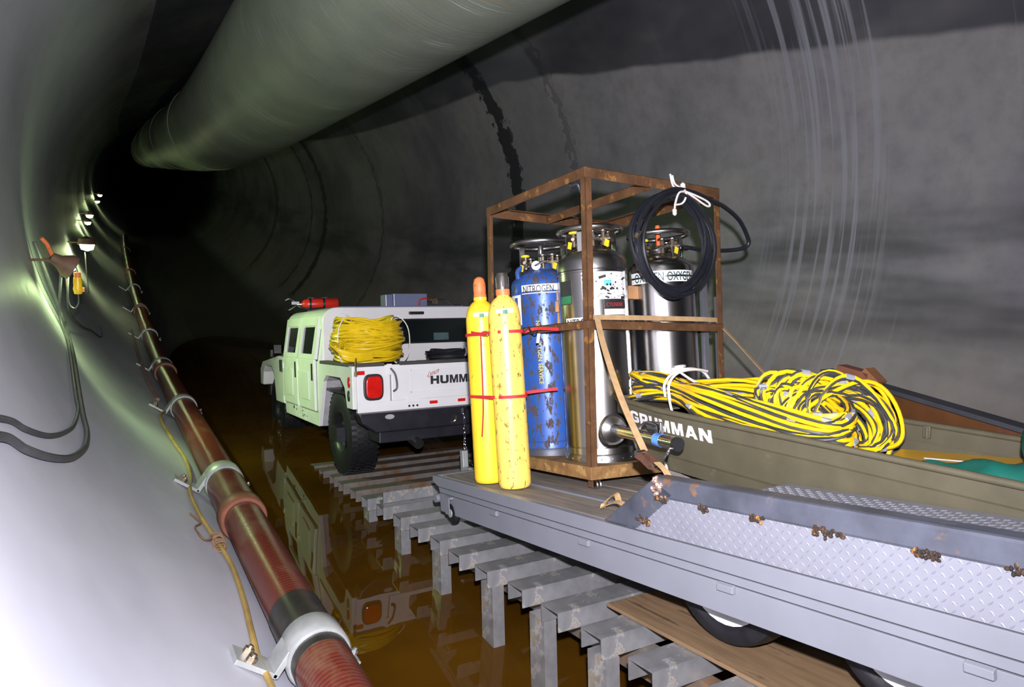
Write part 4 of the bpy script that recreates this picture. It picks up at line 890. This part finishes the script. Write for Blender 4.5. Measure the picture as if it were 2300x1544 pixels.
def ex_front(t, r, H):
    lid = MB(); lid.lathe([(r + .001, H - .075), (r + .004, H - .075), (r + .004, H - .02), (r - .010, H + .014), (r - .05, H + .053), (r - .052, H + .050), (r + .001, H - .022)], 64); lid.build('top_shroud', STEEL_D, t)
    patch(r, VA - 1.3, VA + 1.4, H - .10, H - .078, BLACK, 'black_band', t, 24)
    p = patch(r, VA - .30, VA + 1.08, H - .30, H - .105, PAPER, 'tank_label', t)
    patch(r + .0015, VA + .33, VA + .55, H - .205, H - .165, CPRINT, 'logo_print', p, th=.001)
    R = random.Random(9)
    m = MB()
    for k in range(90):
        a = VA - .28 + R.random() * 1.33; z = H - .295 + R.random() * .18; s_ = .0015 + R.random() ** 3 * .008; sl = R.uniform(.8, 3.)
        m.box((r + .0016, -s_ * sl, -s_), (r + .0026, s_ * sl, s_), RZm(a) @ T((0, 0, z)) @ RX(R.uniform(-.6, .6)))
    stuff(m.build('torn_scuffs', PRINT, p))
    patch(r, VA + .30, VA + 1.08, H - .365, H - .305, PRINT, 'dark_label', t)
    wrap_text('CYLINDER', .028, RPRINT, t, r + .0016, VA + .36, H - .352, .8)
    patch(r, VA + .30, VA + 1.08, H - .412, H - .37, PAPER, 'tank_label', t)
    patch(r, VA - .30, VA - .05, H - .412, H - .37, PAPER, 'tank_label', t)
    p = patch(r, VA - .9, VA + 1.2, H - .495, H - .420, PAPER, 'tank_label', t, 18)
    wrap_text('NITROGEN', .060, PRINT, p, r + .0015, VA - .95 + .1, H - .487, .62, .0006); wrap_text('NITROGEN', .060, PRINT, p, r + .0015, VA + .25, H - .487, .62, .0006)
    p = patch(r, VA - 1.15, VA - .62, H - .32, H - .15, PRINT, 'dark_label', t)
    patch(r + .0015, VA - 1.13, VA - .64, H - .315, H - .26, GPRINT, 'green_print', p, th=.001)
    m = MB(); m.box((-.05, -.006, H + .04), (.05, .006, H + .20), T((.18 * math.cos(VA - .25), .18 * math.sin(VA - .25), 0)) @ RZm(VA - .25 + PI / 2)); m.build('data_plate', STEEL, t, bev=.003)
    m = MB(); m.box((-.002, -.008, .12), (.008, .008, H - .1), RZm(VA + 1.16) @ T((r, 0, 0))); m.build('seam_strip', STEEL_D, t)
    m = MB(); m.box((-.002, -.008, .12), (.008, .008, H - .1), RZm(VA - .5) @ T((r, 0, 0))) if False else None
    for k in range(10):
        a = VA - 1.2 + .3 * k; g = MB(); g.lathe([(.0002, .006), (.006, .004), (.008, 0)], 8, RZm(a) @ T((r + .011, 0, .03)) @ RY(PI / 2)); g.build('rivet', STEEL_D, t)
def ex_right(t, r, H):
    p = patch(r, VA - 1.1, VA + 1.1, H - .135, H - .05, PAPER, 'tank_label', t, 20)
    TEALP = mat('dark_teal_print', (.01, .05, .05), .5)
    wrap_text('OXYGEN', .068, TEALP, p, r + .0015, VA - .93, H - .126, .62, .0006); wrap_text('OXYGEN', .068, TEALP, p, r + .0015, VA + .10, H - .126, .62, .0006)
    m = MB(); m.lathe([(.0002, H + .33), (.016, H + .325), (.02, H + .30), (.016, H + .18), (.02, H + .15)], 12, T((-.02, -.02, 0))); m.build('orange_valve_stem', mat('orange_plastic', (.8, .12, .03), .4), t)
    m = MB(); m.box((-.04, -.006, H - .01), (.04, .006, H + .14), T((.17 * math.cos(VA + .75), .17 * math.sin(VA + .75), 0)) @ RZm(VA + .75 + PI / 2)); m.build('data_plate', STEEL_D, t, bev=.003)
ring_z = 1.665
dewar('blue_gas_tank', 'chipped blue liquid gas tank lettered nitrogen at the cage rear', .775, -.60, 1.36, BLUE, TUBE_RUST, 1.665, ex_blue)
dewar('steel_gas_tank', 'dull steel gas tank with torn white labels behind the cage corner post', .83, -1.18, 1.45, STEEL, STEEL_D, 1.672, ex_front)
dewar('steel_gas_tank', 'shiny steel gas tank lettered oxygen behind the hanging black hose', 1.475, -1.21, 1.44, STEEL, STEEL_D, 1.69, ex_right)
# wooden wedges between tanks
def wedge(x, y, z, label, s=(.05, .05, .05), m=BLOCK, M=CM, rz=.6):
    b = MB(); b.box((-s[0], -s[1], -s[2]), s); b.box((-s[0] * .8, -s[1] * 1.02, -s[2] * .2), (s[0] * .8, -s[1] * .9, s[2] * .2)) if False else None
    return tag(b.build('wood_block', m, None, M @ T((x, y, z)) @ RZm(rz), .004), label, 'wood block', 'wood wedges in the tank cage')
wedge(*c_at(.705, -.875), 1.315, 'top wood wedge of three stacked between blue and steel tanks', (.03, .03, .042))
wedge(*c_at(.700, -.870), 1.228, 'middle wood wedge of three stacked between blue and steel tanks', (.04, .03, .042))
wedge(*c_at(.710, -.875), 1.142, 'bottom wood wedge of three stacked between blue and steel tanks', (.03, .03, .042))
wedge(*c_at(1.165, -1.20), 1.32, 'wood wedge jammed between the two steel tanks', (.085, .03, .05), rz=0)
# aluminium bars at the far corner
for x, y, l, w_ in ((1.735, -1.36, 'pale aluminium bar standing inside the cage beside the oxygen tank', .022), (1.84, -1.40, 'aluminium bar standing outside the cage beside the corner post', .014)):
    m = MB(); z1 = 1.42 if w_ > .02 else 1.30
    m.prism([(-w_, -.02), (w_, -.02), (w_, .02), (w_ - .004, .02), (w_ - .004, -.016), (-w_ + .004, -.016), (-w_ + .004, .02), (-w_, .02)], BASE if w_ > .02 else -.06, z1, 'z')
    tag(m.build('aluminium_bar', ALU, None, CM @ T((*c_at(x, y), 0)) @ RX(-.01)), l, 'bar')
m = MB(); m.box((-.02, -.01, BASE), (.02, .01, 1.38)); tag(m.build('dark_bar', BLACK, None, CM @ T((*c_at(1.735, -1.24), 0))), 'black bar standing beside the pale bar inside the cage', 'bar')

# ================================================================== yellow gas cylinders
def cylinder(x, y, label, m_body, capf, tilt):
    t = thing('gas_cylinder', label, 'gas cylinder', TM @ T((x, y, .001)) @ tilt, 'yellow gas cylinders on the trailer deck')
    r = .115
    m = MB(); m.lathe([(.0002, .0), (r * .82, .0), (r * .93, .008), (r * .99, .03), (r, .05), (r, 1.20), (r * .985, 1.225), (r * .93, 1.265), (r * .80, 1.305), (r * .6, 1.335), (r * .42, 1.35), (r * .36, 1.365), (.0002, 1.366)], 48); m.build('bottle', m_body, t)
    p = patch(r * .965, D(-150), D(-85), 1.215, 1.26, PAPER, 'hazard_label', t, 8); patch(r * .965 + .0015, D(-125), D(-108), 1.222, 1.252, GPRINT, 'diamond_print', p, 4, .001)
    capf(t)
def cap_orange(t):
    m = MB(); m.lathe([(.048, 1.36), (.048, 1.40), (.045, 1.405), (.047, 1.43), (.046, 1.48), (.038, 1.515), (.02, 1.53), (.0002, 1.535)], 24); m.build('valve_cap', ORANGE, t)
    m = MB(); m.lathe([(.044, 1.355), (.050, 1.355), (.050, 1.378), (.044, 1.378)], 24); m.build('neck_ring', YCYL, t)
def cap_steel(t):
    m = MB(); m.lathe([(.047, 1.40), (.046, 1.44), (.045, 1.49), (.036, 1.52), (.0002, 1.535)], 24); c = m.build('valve_cap', mat('dark_cap_steel', (.20, .17, .16), .35, .8, .3, 20), t)
    for k in range(4):
        g = MB(); a = D(-115) + k * PI / 2; g.box((.0435, -.007, 1.42), (.0475, .007, 1.49), RZm(a)); g.build('cap_slot', BLACK, c)
    m = MB(); m.lathe([(.044, 1.36), (.050, 1.36), (.050, 1.402), (.044, 1.402)], 24); m.build('neck_ring', ORANGE, t)
cylinder(.165, -.675, 'clean yellow gas cylinder with rusty orange cap behind its neighbour', YCYL, cap_orange, RY(D(-.3)))
cylinder(.185, -1.0, 'worn yellow gas cylinder with dark metal cap nearest the deck edge', YCYL2, cap_steel, RY(D(-.8)))
UPV = Vector((0, 0, 1))
def band(path, w_, m, name, parent=None, M=TM, up=None, th=.003, n=5):
    """flat webbing: path in M's frame; width along 'up' vector"""
    mb = MB(); pts = spline(path, n); upv = Vector(up) if up is not None else UPV
    # flat=(width, thickness, axis of thickness): thickness axis is perpendicular to path and width axis
    vs_, fs = [], []
    for i, p in enumerate(pts):
        a = pts[max(i - 1, 0)]; b = pts[min(i + 1, len(pts) - 1)]; tg = (b - a).normalized(); wv_ = (upv - tg * upv.dot(tg)); wv_ = wv_.normalized() if wv_.length > 1e-4 else tg.orthogonal().normalized(); nv = tg.cross(wv_)
        for sx, sy in ((-1, -1), (1, -1), (1, 1), (-1, 1)): vs_.append(tuple(p + wv_ * sx * w_ / 2 + nv * sy * th / 2))
    for i in range(len(pts) - 1):
        for k in range(4): fs.append((4 * i + k, 4 * i + (k + 1) % 4, 4 * i + 4 + (k + 1) % 4, 4 * i + 4 + k))
    q = 4 * (len(pts) - 1); fs += [(3, 2, 1, 0), (q, q + 1, q + 2, q + 3)]
    mb.add(vs_, fs, None, False); return mb.build(name, m, parent, M if parent is None else None)
RR = .121
def round_two(z):      # loop about both bottles
    a = [(.165 + RR * math.cos(q), -.675 + RR * math.sin(q), z) for q in (D(20), D(60), D(95), D(135), D(175))]
    b = [(.185 + RR * math.cos(q), -1.0 + RR * math.sin(q), z) for q in (D(190), D(225), D(265), D(300), D(340))]
    return a + b
t = thing('red_lashing_strap', 'upper red lashing strap with buckle around the two yellow cylinders', 'strap', TM, 'red straps on the cylinders')
lo = round_two(1.10)
band([(.165 + RR, -.62, 1.12)] + lo + [(.36, -.95, 1.10), (.44, -1.0, 1.12), (.49, -1.2, 1.10)], .022, REDSTRAP, 'webbing', t)
band([(.052, -.68, 1.125), (.05, -.76, 1.11), (.055, -.86, 1.10), (.068, -.93, 1.098)], .02, REDSTRAP, 'webbing', t)
m = MB(); m.box((-.004, -.04, -.018), (.006, .04, .018), T((.06, -.90, 1.10))); m.build('buckle', STEEL_D, t, bev=.002)
m = MB(); m.tube(spline([(.27, -1.09, 1.10), (.30, -1.1, 1.125), (.33, -1.09, 1.10), (.37, -1.08, 1.08), (.40, -1.07, 1.10)], 5), .005, 6); m.build('hook', BLACK, t)
band([(.058, -.84, 1.09), (.050, -.85, .95), (.047, -.85, .75), (.046, -.84, .55), (.042, -.81, .36)], .014, REDSTRAP, 'hanging_tail', t, up=(0, 1, .01))
m = MB(); m.box((-.012, -.002, -.07), (.012, .002, 0), T((.40, -1.08, 1.08)) @ RX(.3)); m.build('paper_tag', PAPER, t)
t = thing('red_lashing_strap', 'lower plain red strap running from yellow cylinders across the blue tank', 'strap', TM, 'red straps on the cylinders')
band(round_two(.645) + [(.36, -.93, .655), (.49, -.98, .665), (.56, -1.05, .672)], .022, REDSTRAP, 'webbing', t)

# ================================================================== black hose hanging on the cage
t = thing('coiled_black_hose', 'coil of black rubber hose tied to the cage top rail', 'hose coil', TM)
R = random.Random(12); mb = MB(); loops = []
for k in range(8):
    cx, cz = 1.255 + R.uniform(-.035, .035), 1.685 + R.uniform(-.03, .02); rx, rz = .375 + R.uniform(-.05, .035), .365 + R.uniform(-.025, .02); yo = -1.575 - .013 * (k % 5) + R.uniform(-.006, .006); sq = R.uniform(-.03, .03)
    top = 2.05 - R.uniform(0, .04)
    loops.append([(cx + rx * math.cos(a) * (1 + .06 * math.sin(a)) * (1 - .22 * max(0, math.sin(a)) ** 2) + sq * math.sin(2 * a), yo + .02 * math.sin(a + k), (top if math.sin(a) > 0 else top) - rz + rz * math.sin(a)) for a in [2 * PI * i / 56 for i in range(56)]])
for l in loops: mb.tube(l, .0152, 8, True)
stuff(mb.build('hose_turns', HOSE, t))
mb = MB(); mb.tube(spline([(1.10, -1.60, 1.98), (1.25, -1.62, 2.06), (1.42, -1.63, 2.055), (1.60, -1.62, 2.02), (1.82, -1.58, 1.98), (2.02, -1.54, 1.90), (2.15, -1.50, 1.79), (2.18, -1.48, 1.72), (2.10, -1.44, 1.685), (1.88, -1.36, 1.68), (1.66, -1.34, 1.70), (1.58, -1.30, 1.70)], 8), .0165, 10); mb.build('hose_end', HOSE, t)
mb = MB(); mb.cyl((1.66, -1.335, 1.70), (1.57, -1.30, 1.70), .020, 10); mb.cyl((1.60, -1.31, 1.70), (1.62, -1.318, 1.70), .028, 6); mb.build('hose_coupling', CHROME, t)
mb = MB(); mb.cyl((.915, -1.62, 1.74), (.955, -1.62, 1.81), .024, 10); mb.build('hose_fitting', CHROME, t)
mb = MB(); mb.cyl((.885, -1.62, 1.69), (.915, -1.62, 1.74), .021, 10); mb.build('fitting_nut', BRASS, t)
t = thing('white_rope_tie', 'white rope tied in a bow holding the black hose to the cage', 'rope', TM)
mb = MB(); mb.tube(spline([(1.345, -1.535, 2.19), (1.35, -1.555, 2.12), (1.355, -1.64, 2.06), (1.35, -1.65, 2.00), (1.34, -1.62, 1.965), (1.335, -1.55, 1.97)], 6), .0075, 6); mb.tube(spline([(1.33, -1.53, 2.20), (1.335, -1.555, 2.10), (1.35, -1.65, 2.05)], 6), .0075, 6); mb.build('knot_strands', ROPE, t)
mb = MB(); mb.tube(spline([(1.35, -1.655, 2.045), (1.45, -1.66, 2.02), (1.56, -1.66, 1.985), (1.58, -1.66, 1.955), (1.54, -1.66, 1.955), (1.44, -1.66, 2.00), (1.36, -1.655, 2.04)], 6), .0075, 6); mb.build('bow_loop', ROPE, t)
mb = MB(); mb.tube(spline([(1.35, -1.655, 2.045), (1.28, -1.66, 2.03), (1.24, -1.66, 1.96), (1.225, -1.66, 1.90)], 6), .0075, 6); mb.lathe([(.0002, -.03), (.014, -.02), (.016, .015), (.0002, .03)], 8, T((1.225, -1.66, 1.89))); mb.build('rope_tail', ROPE, t)
mb = MB(); mb.lathe([(.0002, -.03), (.02, -.015), (.018, .015), (.0002, .03)], 8, T((1.38, -1.60, 2.10))); mb.build('rope_knot', ROPE, t)

# ================================================================== tan ratchet straps
t = thing('ratchet_strap', 'tan ratchet strap from the cage corner down to the trailer rail', 'strap', TM, 'tan straps tying down the cage')
band([(1.76, -1.50, 1.122), (1.5, -1.525, 1.132), (1.0, -1.53, 1.148), (.62, -1.54, 1.158), (.53, -1.56, 1.158)], .034, TAN, 'webbing', t, up=(0, 0, 1))
band([(.545, -1.575, 1.17), (.45, -1.75, .97), (.30, -2.08, .64), (.21, -2.36, .37)], .042, TAN, 'webbing', t, up=(.75, .2, .3))
m = MB()
for sx in (-.026, .026):
    m.prism([(-2.36, .365), (-2.40, .372), (-2.50, .315), (-2.51, .288), (-2.46, .288), (-2.40, .325), (-2.355, .34)], .17 + sx - .003, .17 + sx + .003, 'x')
stuff(m.build('ratchet', mat('rusty_ratchet', (.12, .055, .035), .6, .4, .3, 20), t))
m = MB(); m.cyl((.14, -2.37, .365), (.20, -2.37, .365), .014, 10); m.cyl((.14, -2.48, .305), (.20, -2.48, .305), .011, 10); stuff(m.build('ratchet_pin', STEEL_D, t))
band([(.17, -2.50, .325), (.16, -2.57, .29), (.145, -2.62, .24), (.12, -2.66, .18)], .04, TAN, 'webbing', t, up=(1, 0, 0))
band([(.17, -2.35, .02), (.16, -2.27, .05), (.19, -2.15, .055), (.23, -2.07, .09), (.24, -2.00, .06), (.20, -1.98, .012), (.16, -2.03, .02), (.16, -2.12, .06), (.14, -2.22, .075), (.12, -2.32, .05)], .035, TAN, 'loose_tail', t, up=(1, .2, .3))
t = thing('ratchet_strap', 'tan strap slanting down from the far cage corner behind the cables', 'strap', TM, 'tan straps tying down the cage')
band([(1.80, -1.44, 1.13), (1.84, -1.60, .95), (1.89, -1.78, .73), (1.93, -2.0, .48), (1.99, -2.35, .02)], .045, TAN, 'webbing', t, up=(.4, .6, .5))

# ================================================================== olive jon boat (local frame BM: y 0 at bow, negative aft; z 0 at gunwale)
BW, BL, BD = .95, 3.5, .37
def boat():
    t = thing('jon_boat', 'olive flat bottomed aluminium boat lying on the trailer behind the rail', 'boat', BM)
    def section(y):
        k = min(1, max(0, -y / .55)); wi = .10 * (1 - k)          # narrows slightly at the bow
        bot = -BD if y < -.18 else -BD * (.35 + .65 * (-y / .18))
        return wi, bot
    def shell(off, nm):
        ys = [0, -.06, -.12, -.18, -.35, -.55, -.9, -1.5, -2.2, -2.9, -BL]; m = MB(); vs_ = []; fs = []
        for y in ys:
            wi, b = section(y); b += off
            prof = [(wi + off, 0), (wi + .012 + off, -.09), (wi + .018 + off, -.10), (wi + .05 + off, b + .10), (wi + .058 + off, b + .085), (wi + .08 + off, b), (BW - wi - .08 - off, b), (BW - wi - .058 - off, b + .085), (BW - wi - .05 - off, b + .10), (BW - wi - .018 - off, -.10), (BW - wi - .012 - off, -.09), (BW - wi - off, 0)]
            vs_ += [(p[0], y - (0 if not off else 0), p[1]) for p in prof]
        n = 12
        for j in range(len(ys) - 1):
            for i in range(n - 1): fs.append((j * n + i, j * n + i + 1, (j + 1) * n + i + 1, (j + 1) * n + i))
        fs.append(tuple(range(n))); fs.append(tuple((len(ys) - 1) * n + i for i in range(n)))
        m.add(vs_, fs, None, False); return m
    hull = shell(0, 'hull'); inner = shell(.006, 'inner')
    o_ = len(hull.v); hull.v += inner.v; hull.f += [tuple(reversed([i + o_ for i in f])) for f in inner.f]; hull.sm += inner.sm
    me = bpy.data.meshes.new('hull'); me.from_pydata(hull.v, [], hull.f); me.materials.append(OLIVE); obj('hull', me, t)
    for s_ in (0, 1):
        m = MB(); pts = []
        for y in (0, -.18, -.35, -.55, -.9, -1.8, -2.7, -BL):
            wi, b = section(y); pts.append((wi if s_ == 0 else BW - wi, y, .0))
        m.tube(spline(pts, 3), .017, 10); m.build('gunwale', OLIVE, t)
    m = MB(); m.tube([(.10, 0, 0), (BW - .10, 0, 0)], .017, 10); m.build('bow_gunwale', OLIVE, t)
    m = MB(); m.box((.11, -.40, -.03), (BW - .11, -.01, -.018)); m.build('bow_deck', OLIVE, t)
    for y in (-2.55,):
        m = MB(); m.box((.06, y - .28, -.14), (BW - .06, y, -.125)); m.build('bench_seat', OLIVE, t)
    m = MB(); m.cyl((BW - .02, -1.62, -.07), (BW - .02, -1.62, -.01), .012, 10); m.box((BW - .030, -1.64, -.07), (BW - .016, -1.60, -.0)); m.build('oarlock', OLIVE, t, bev=.004)
    for y in (-.7, -1.3, -1.9):
        m = MB(); m.box((.09, y - .02, -BD + .007), (BW - .09, y + .02, -BD + .03)); m.build('floor_rib', OLIVE, t)
    def on_side(x, y, d):
        yy = -.17 - x; zz = -.128 + y; wi, _ = section(yy)
        hx = wi + (.012 * -zz / .09 if zz > -.09 else .012 + .006 * (-zz - .09) / .01 if zz > -.10 else .018 + .032 * (-zz - .10) / .17)
        return (hx - .0015 - d, yy, zz)
    block_text('GRUMMAN', .075, .094, .018, WHITE, t, on_side)
boat()
TB = TM.inverted() @ BM
# ---- cables lying in the boat
def cable_bundle(name, label, n, fn, ties, seed, yr=.0112, dr=.0078, pts=44, tape=.10, jitter=.012):
    t = thing(name, label, 'cable bundle', TM, 'taped cables heaped in the boat')
    R = random.Random(seed); ym = MB(); dm = MB(); tm = MB()
    for k in range(n):
        pr = dict(u=R.uniform(-1, 1), v=R.uniform(-1, 1), ph=R.uniform(0, 6.28), q=R.uniform(-1, 1))
        P = [Vector(fn(2 * PI * i / pts, pr)) for i in range(pts)]
        ym.tube(P, yr, 7, True)
        off = Vector((R.uniform(-1, 1), R.uniform(-.3, .3), R.uniform(-1, .6))).normalized() * (yr + dr) * .9
        Q = [p + off + Vector((R.gauss(0, .002), R.gauss(0, .002), R.gauss(0, .002))) for p in P]
        dm.tube(Q, dr, 6, True)
        if R.random() < .5:
            off2 = Vector((R.uniform(-1, 1), R.uniform(-.3, .3), R.uniform(-1, .2))).normalized() * (yr + dr) * 1.1; dm.tube([p + off2 for p in P], dr * .8, 5, True)
        for _ in range(2 if R.random() < .8 else 3):
            i = R.randrange(pts - 2); a, b = P[i] + off * .35, P[(i + 1) % pts] + off * .35; d = (b - a).normalized(); tm.cyl(a, a + d * .045, yr + dr * .75, 8)
    stuff(ym.build('yellow_cable', YCABLE, t)); stuff(dm.build('dark_cable', DCABLE, t)); stuff(tm.build('tape_wraps', TAPE, t))
    for nm, pth, rr in ties:
        m = MB(); m.tube(spline(pth, 6), rr, 6); m.build(nm, ROPE, t)
    return t
def skein(a, p):      # long flat skein, bow to midships
    s_ = math.cos(a); w_ = math.sin(a)
    L_ = .77 + .05 * p['u']; y = -2.355 - L_ * s_                     # runs y -1.55 .. -3.1
    pin = 1 - .55 * math.exp(-((y + 2.0) / .25) ** 2)               # pinched at the tie
    f = (-y - 1.55) / 1.6                                            # 0 bow .. 1 aft
    cx = .89 - .05 * f; wd = (.25 + .05 * p['q']) * pin
    x = cx + wd * w_ * (1 + .25 * p['u']) * (.72 if w_ < 0 else 1.) + .035 * p['v'] * math.sin(2 * a + p['ph'])
    z0 = .675 - .23 * f
    z = z0 + .085 * p['v'] * pin + .05 * math.sin(PI * min(1, max(0, f))) + .02 * math.sin(3 * a + p['ph']) + (.07 * (w_ + 0) * (f - .3))
    return (x, y, z)
cable_bundle('cable_bundle', 'flat twisted skein of yellow and dark cables piled on the boat bow', 60, skein,
    [('white_tie', [(.74, -1.98, .62), (.72, -2.0, .70), (.80, -2.0, .765), (.95, -1.99, .785), (1.08, -1.98, .76), (1.15, -1.97, .70)], .009), ('white_tie', [(.74, -2.02, .60), (.71, -2.05, .70), (.80, -2.04, .765), (.95, -2.03, .78), (1.10, -2.0, .76)], .009),
     ('tie_tail', [(.72, -2.03, .68), (.66, -2.10, .60), (.64, -2.16, .50), (.68, -2.22, .45)], .008), ('tie_tail', [(.82, -2.03, .775), (.78, -2.16, .73), (.76, -2.3, .68)], .008), ('tie_knot', [(.80, -1.97, .775), (.83, -2.03, .80), (.90, -2.0, .805), (.86, -1.96, .80), (.80, -2.0, .79), (.88, -2.05, .785)], .010)], 21)
def loopcoil(a, p):   # coil leaning on its side, loops seen from the front
    r1 = .225 + .05 * p['u']; r2 = .205 + .04 * p['q']
    cx, cy, cz = 1.06 + .05 * p['v'], -2.88 + .05 * p['q'], .48
    ca, sa = math.cos(a), math.sin(a)
    ty = .55 + .35 * p['v']
    return (cx + r1 * ca * .9 - .10 * sa, cy - r1 * ca * .45 + .30 * sa * ty * .3 - .12 * p['v'], cz + r2 * sa + .11 * p['v'] * ca + .03 * math.sin(2 * a + p['ph']) + .02 * math.sin(3 * a + 2 * p['ph']))
cable_bundle('cable_bundle', 'round coil of yellow and dark cables amidships in the boat', 38, loopcoil,
    [('white_tie', [(.92, -2.78, .50), (.93, -2.76, .60), (.97, -2.74, .69), (1.05, -2.72, .735), (1.2, -2.68, .72)], .008), ('tie_knot', [(.86, -3.08, .42), (.85, -3.10, .46), (.88, -3.08, .49), (.90, -3.11, .45), (.87, -3.13, .41)], .010)], 33)
# ---- tarpaulin and board
t = thing('yellow_board', 'flat yellow board with a silver edge strip lying in the boat', 'board', TM @ T((1.06, -3.58, .315)) @ RZm(.35) @ RX(.05))
m = MB(); m.box((-.26, -.30, -.009), (.26, .30, .009)); m.build('panel', YELLOWBOARD, t, bev=.003)
m = MB(); m.box((.02, -.28, .009), (.035, .16, .012)); m.build('edge_strip', ALU, t)
def tarp():
    t = thing('green_tarpaulin', 'folded green tarpaulin with eyelets lying across the boat', 'tarpaulin', TM)
    m = MB(); vs_ = []; fs = []; nx, ny = 16, 26; R = random.Random(4)
    for j in range(ny + 1):
        v = j / ny; y = -3.46 - 1.0 * v
        wdt = .04 + .085 * min(1, v * 2.2)
        for i in range(nx + 1):
            a = PI * i / nx; x = .80 - .02 * v - wdt * math.cos(a); z = .30 - .04 * v + (.035 + .075 * min(1, v * 2)) * max(0, math.sin(a)) ** .7 + .010 * math.sin(9 * v + 3 * a) + .012 * math.sin(31 * v + 7 * i / nx) * math.sin(a)
            vs_.append((x + .01 * math.sin(14 * v), y + .02 * math.sin(4 * a), z))
    w_ = nx + 1
    for j in range(ny):
        for i in range(nx): fs.append((j * w_ + i, j * w_ + i + 1, (j + 1) * w_ + i + 1, (j + 1) * w_ + i))
    m.add(vs_, fs, None, True); o_ = m.build('folded_roll', GREEN, t); so = o_.modifiers.new('t', 'SOLIDIFY'); so.thickness = .006
    m = MB(); g = [(1.02, -3.86, .34), (1.12, -3.80, .40), (1.25, -3.75, .455), (1.35, -3.74, .49)]; h_ = [(1.05, -4.5, .40), (1.15, -4.5, .44), (1.28, -4.5, .50), (1.36, -4.5, .53)]
    n = 10; vs_ = [tuple(Vector(a).lerp(Vector(b), k / n) + Vector((0, 0, .012 * math.sin(5 * k / n * 2)))) for k in range(n + 1) for a, b in zip(g, h_)]
    m.add(vs_, [(4 * k + i, 4 * k + i + 1, 4 * k + 5 + i, 4 * k + 4 + i) for k in range(n) for i in range(3)], None, True); o_ = m.build('hem_flap', GREEN, t); so = o_.modifiers.new('t', 'SOLIDIFY'); so.thickness = .006
    for k in range(4):
        q = Vector(g[0]).lerp(Vector(g[3]), .12 + .27 * k); e = MB(); e.torus(.011, .0045, T(q + Vector((0, -.035, .008))) @ RY(-.5) @ RX(.3), 14, 6); e.build('eyelet', CHROME, t)
tarp()
# ---- trailer jack strapped by the boat
t = thing('trailer_jack', 'chrome swivel jack with footplate and crank beside the boat bow', 'jack', TM)
A_, B_ = Vector((.48, -1.76, .425)), Vector((.37, -2.44, .395))
d_ = (B_ - A_).normalized()
m = MB(); m.cyl(A_ + d_ * .02, B_, .037, 20); m.build('jack_tube', CHROME, t)
m = MB(); m.cyl(B_, B_ + d_ * .025, .039, 20); m.build('end_cap', BLACK, t)
m = MB(); M_ = T(A_) @ d_.to_track_quat('Z', 'Y').to_matrix().to_4x4(); m.lathe([(.0002, .03), (.035, .03), (.05, .02), (.085, .008), (.098, .014), (.10, .0), (.085, -.006), (.0002, -.012)], 28, M_); m.build('foot_plate', STEEL_D, t)
q = A_ + d_ * .42
m = MB(); m.cyl(q - Vector((.0, 0, .0)), q + Vector((.11, .02, .03)), .03, 14); m.box((-.01, -.06, -.045), (.012, .06, .07), T(q + Vector((.05, 0, .02)))); m.build('mount_bracket', CHROME, t, bev=.004)
m = MB(); m.tube(spline([q + Vector((-.02, .07, .05)), q + Vector((.0, .02, .085)), q + Vector((.02, -.05, .07)), q + Vector((.0, -.08, .03))], 5), .010, 8); m.build('locking_lever', CHROME, t)
m = MB(); m.cyl(A_ + d_ * .50, A_ + d_ * .56, .0385, 20); m.build('blue_sticker', mat('blue_white_sticker', (.08, .22, .6), .4, 0, .6, 18), t)
e_ = B_ - d_ * .04
m = MB(); m.tube(spline([e_ + Vector((-.02, 0, -.03)), e_ + Vector((-.04, .0, -.06)), e_ + Vector((-.035, .02, -.11)), e_ + Vector((-.035, .0, -.175))], 5), .010, 8); m.build('crank_handle', CHROME, t)
# ---- brown steel beam beyond the boat
t = thing('brown_steel_beam', 'long rust brown steel beam with dark flange leaning beyond the boat', 'beam', TM @ T((1.74, -2.40, .735)) @ RX(D(15.5)))
m = MB(); m.box((0, -2.6, -.30), (.016, 0, -.025)); m.build('web', BROWNBEAM, t)
m = MB(); m.box((-.03, -2.6, -.028), (.10, 0, 0)); m.build('top_flange', mat('dark_flange_steel', (.032, .034, .042), .5, .2, .3, 5), t, bev=.004)
m = MB(); m.box((-.012, -2.6, -.235), (0, 0, -.21)); m.build('weld_strip', BROWNBEAM, t)
BT = TM @ T((1.74, -2.40, .735)) @ RX(D(15.5))
for i, (y0, y1, z0, z1, l, ry, rx) in enumerate(((-.46, -.24, .0, .05, 'lower dark stained wood block on the brown beam', 0, 0), (-.53, -.41, .012, .05, 'upper tilted wood block leaning on the brown beam', .1, .55))):
    m = MB(); m.box((.0, y0, z0), (.10, y1, z1), T((0, -.47, .03)) @ RX(rx) @ T((0, .47, -.03)) if rx else None); tag(m.build('stained_wood_block', DBLOCK if not rx else mat('brown_block', (.17, .07, .025), .7, 0, .2, 9), None, BT @ T((.0, .15, .0015)), .003), l, 'wood block', 'wood blocks on the brown beam')
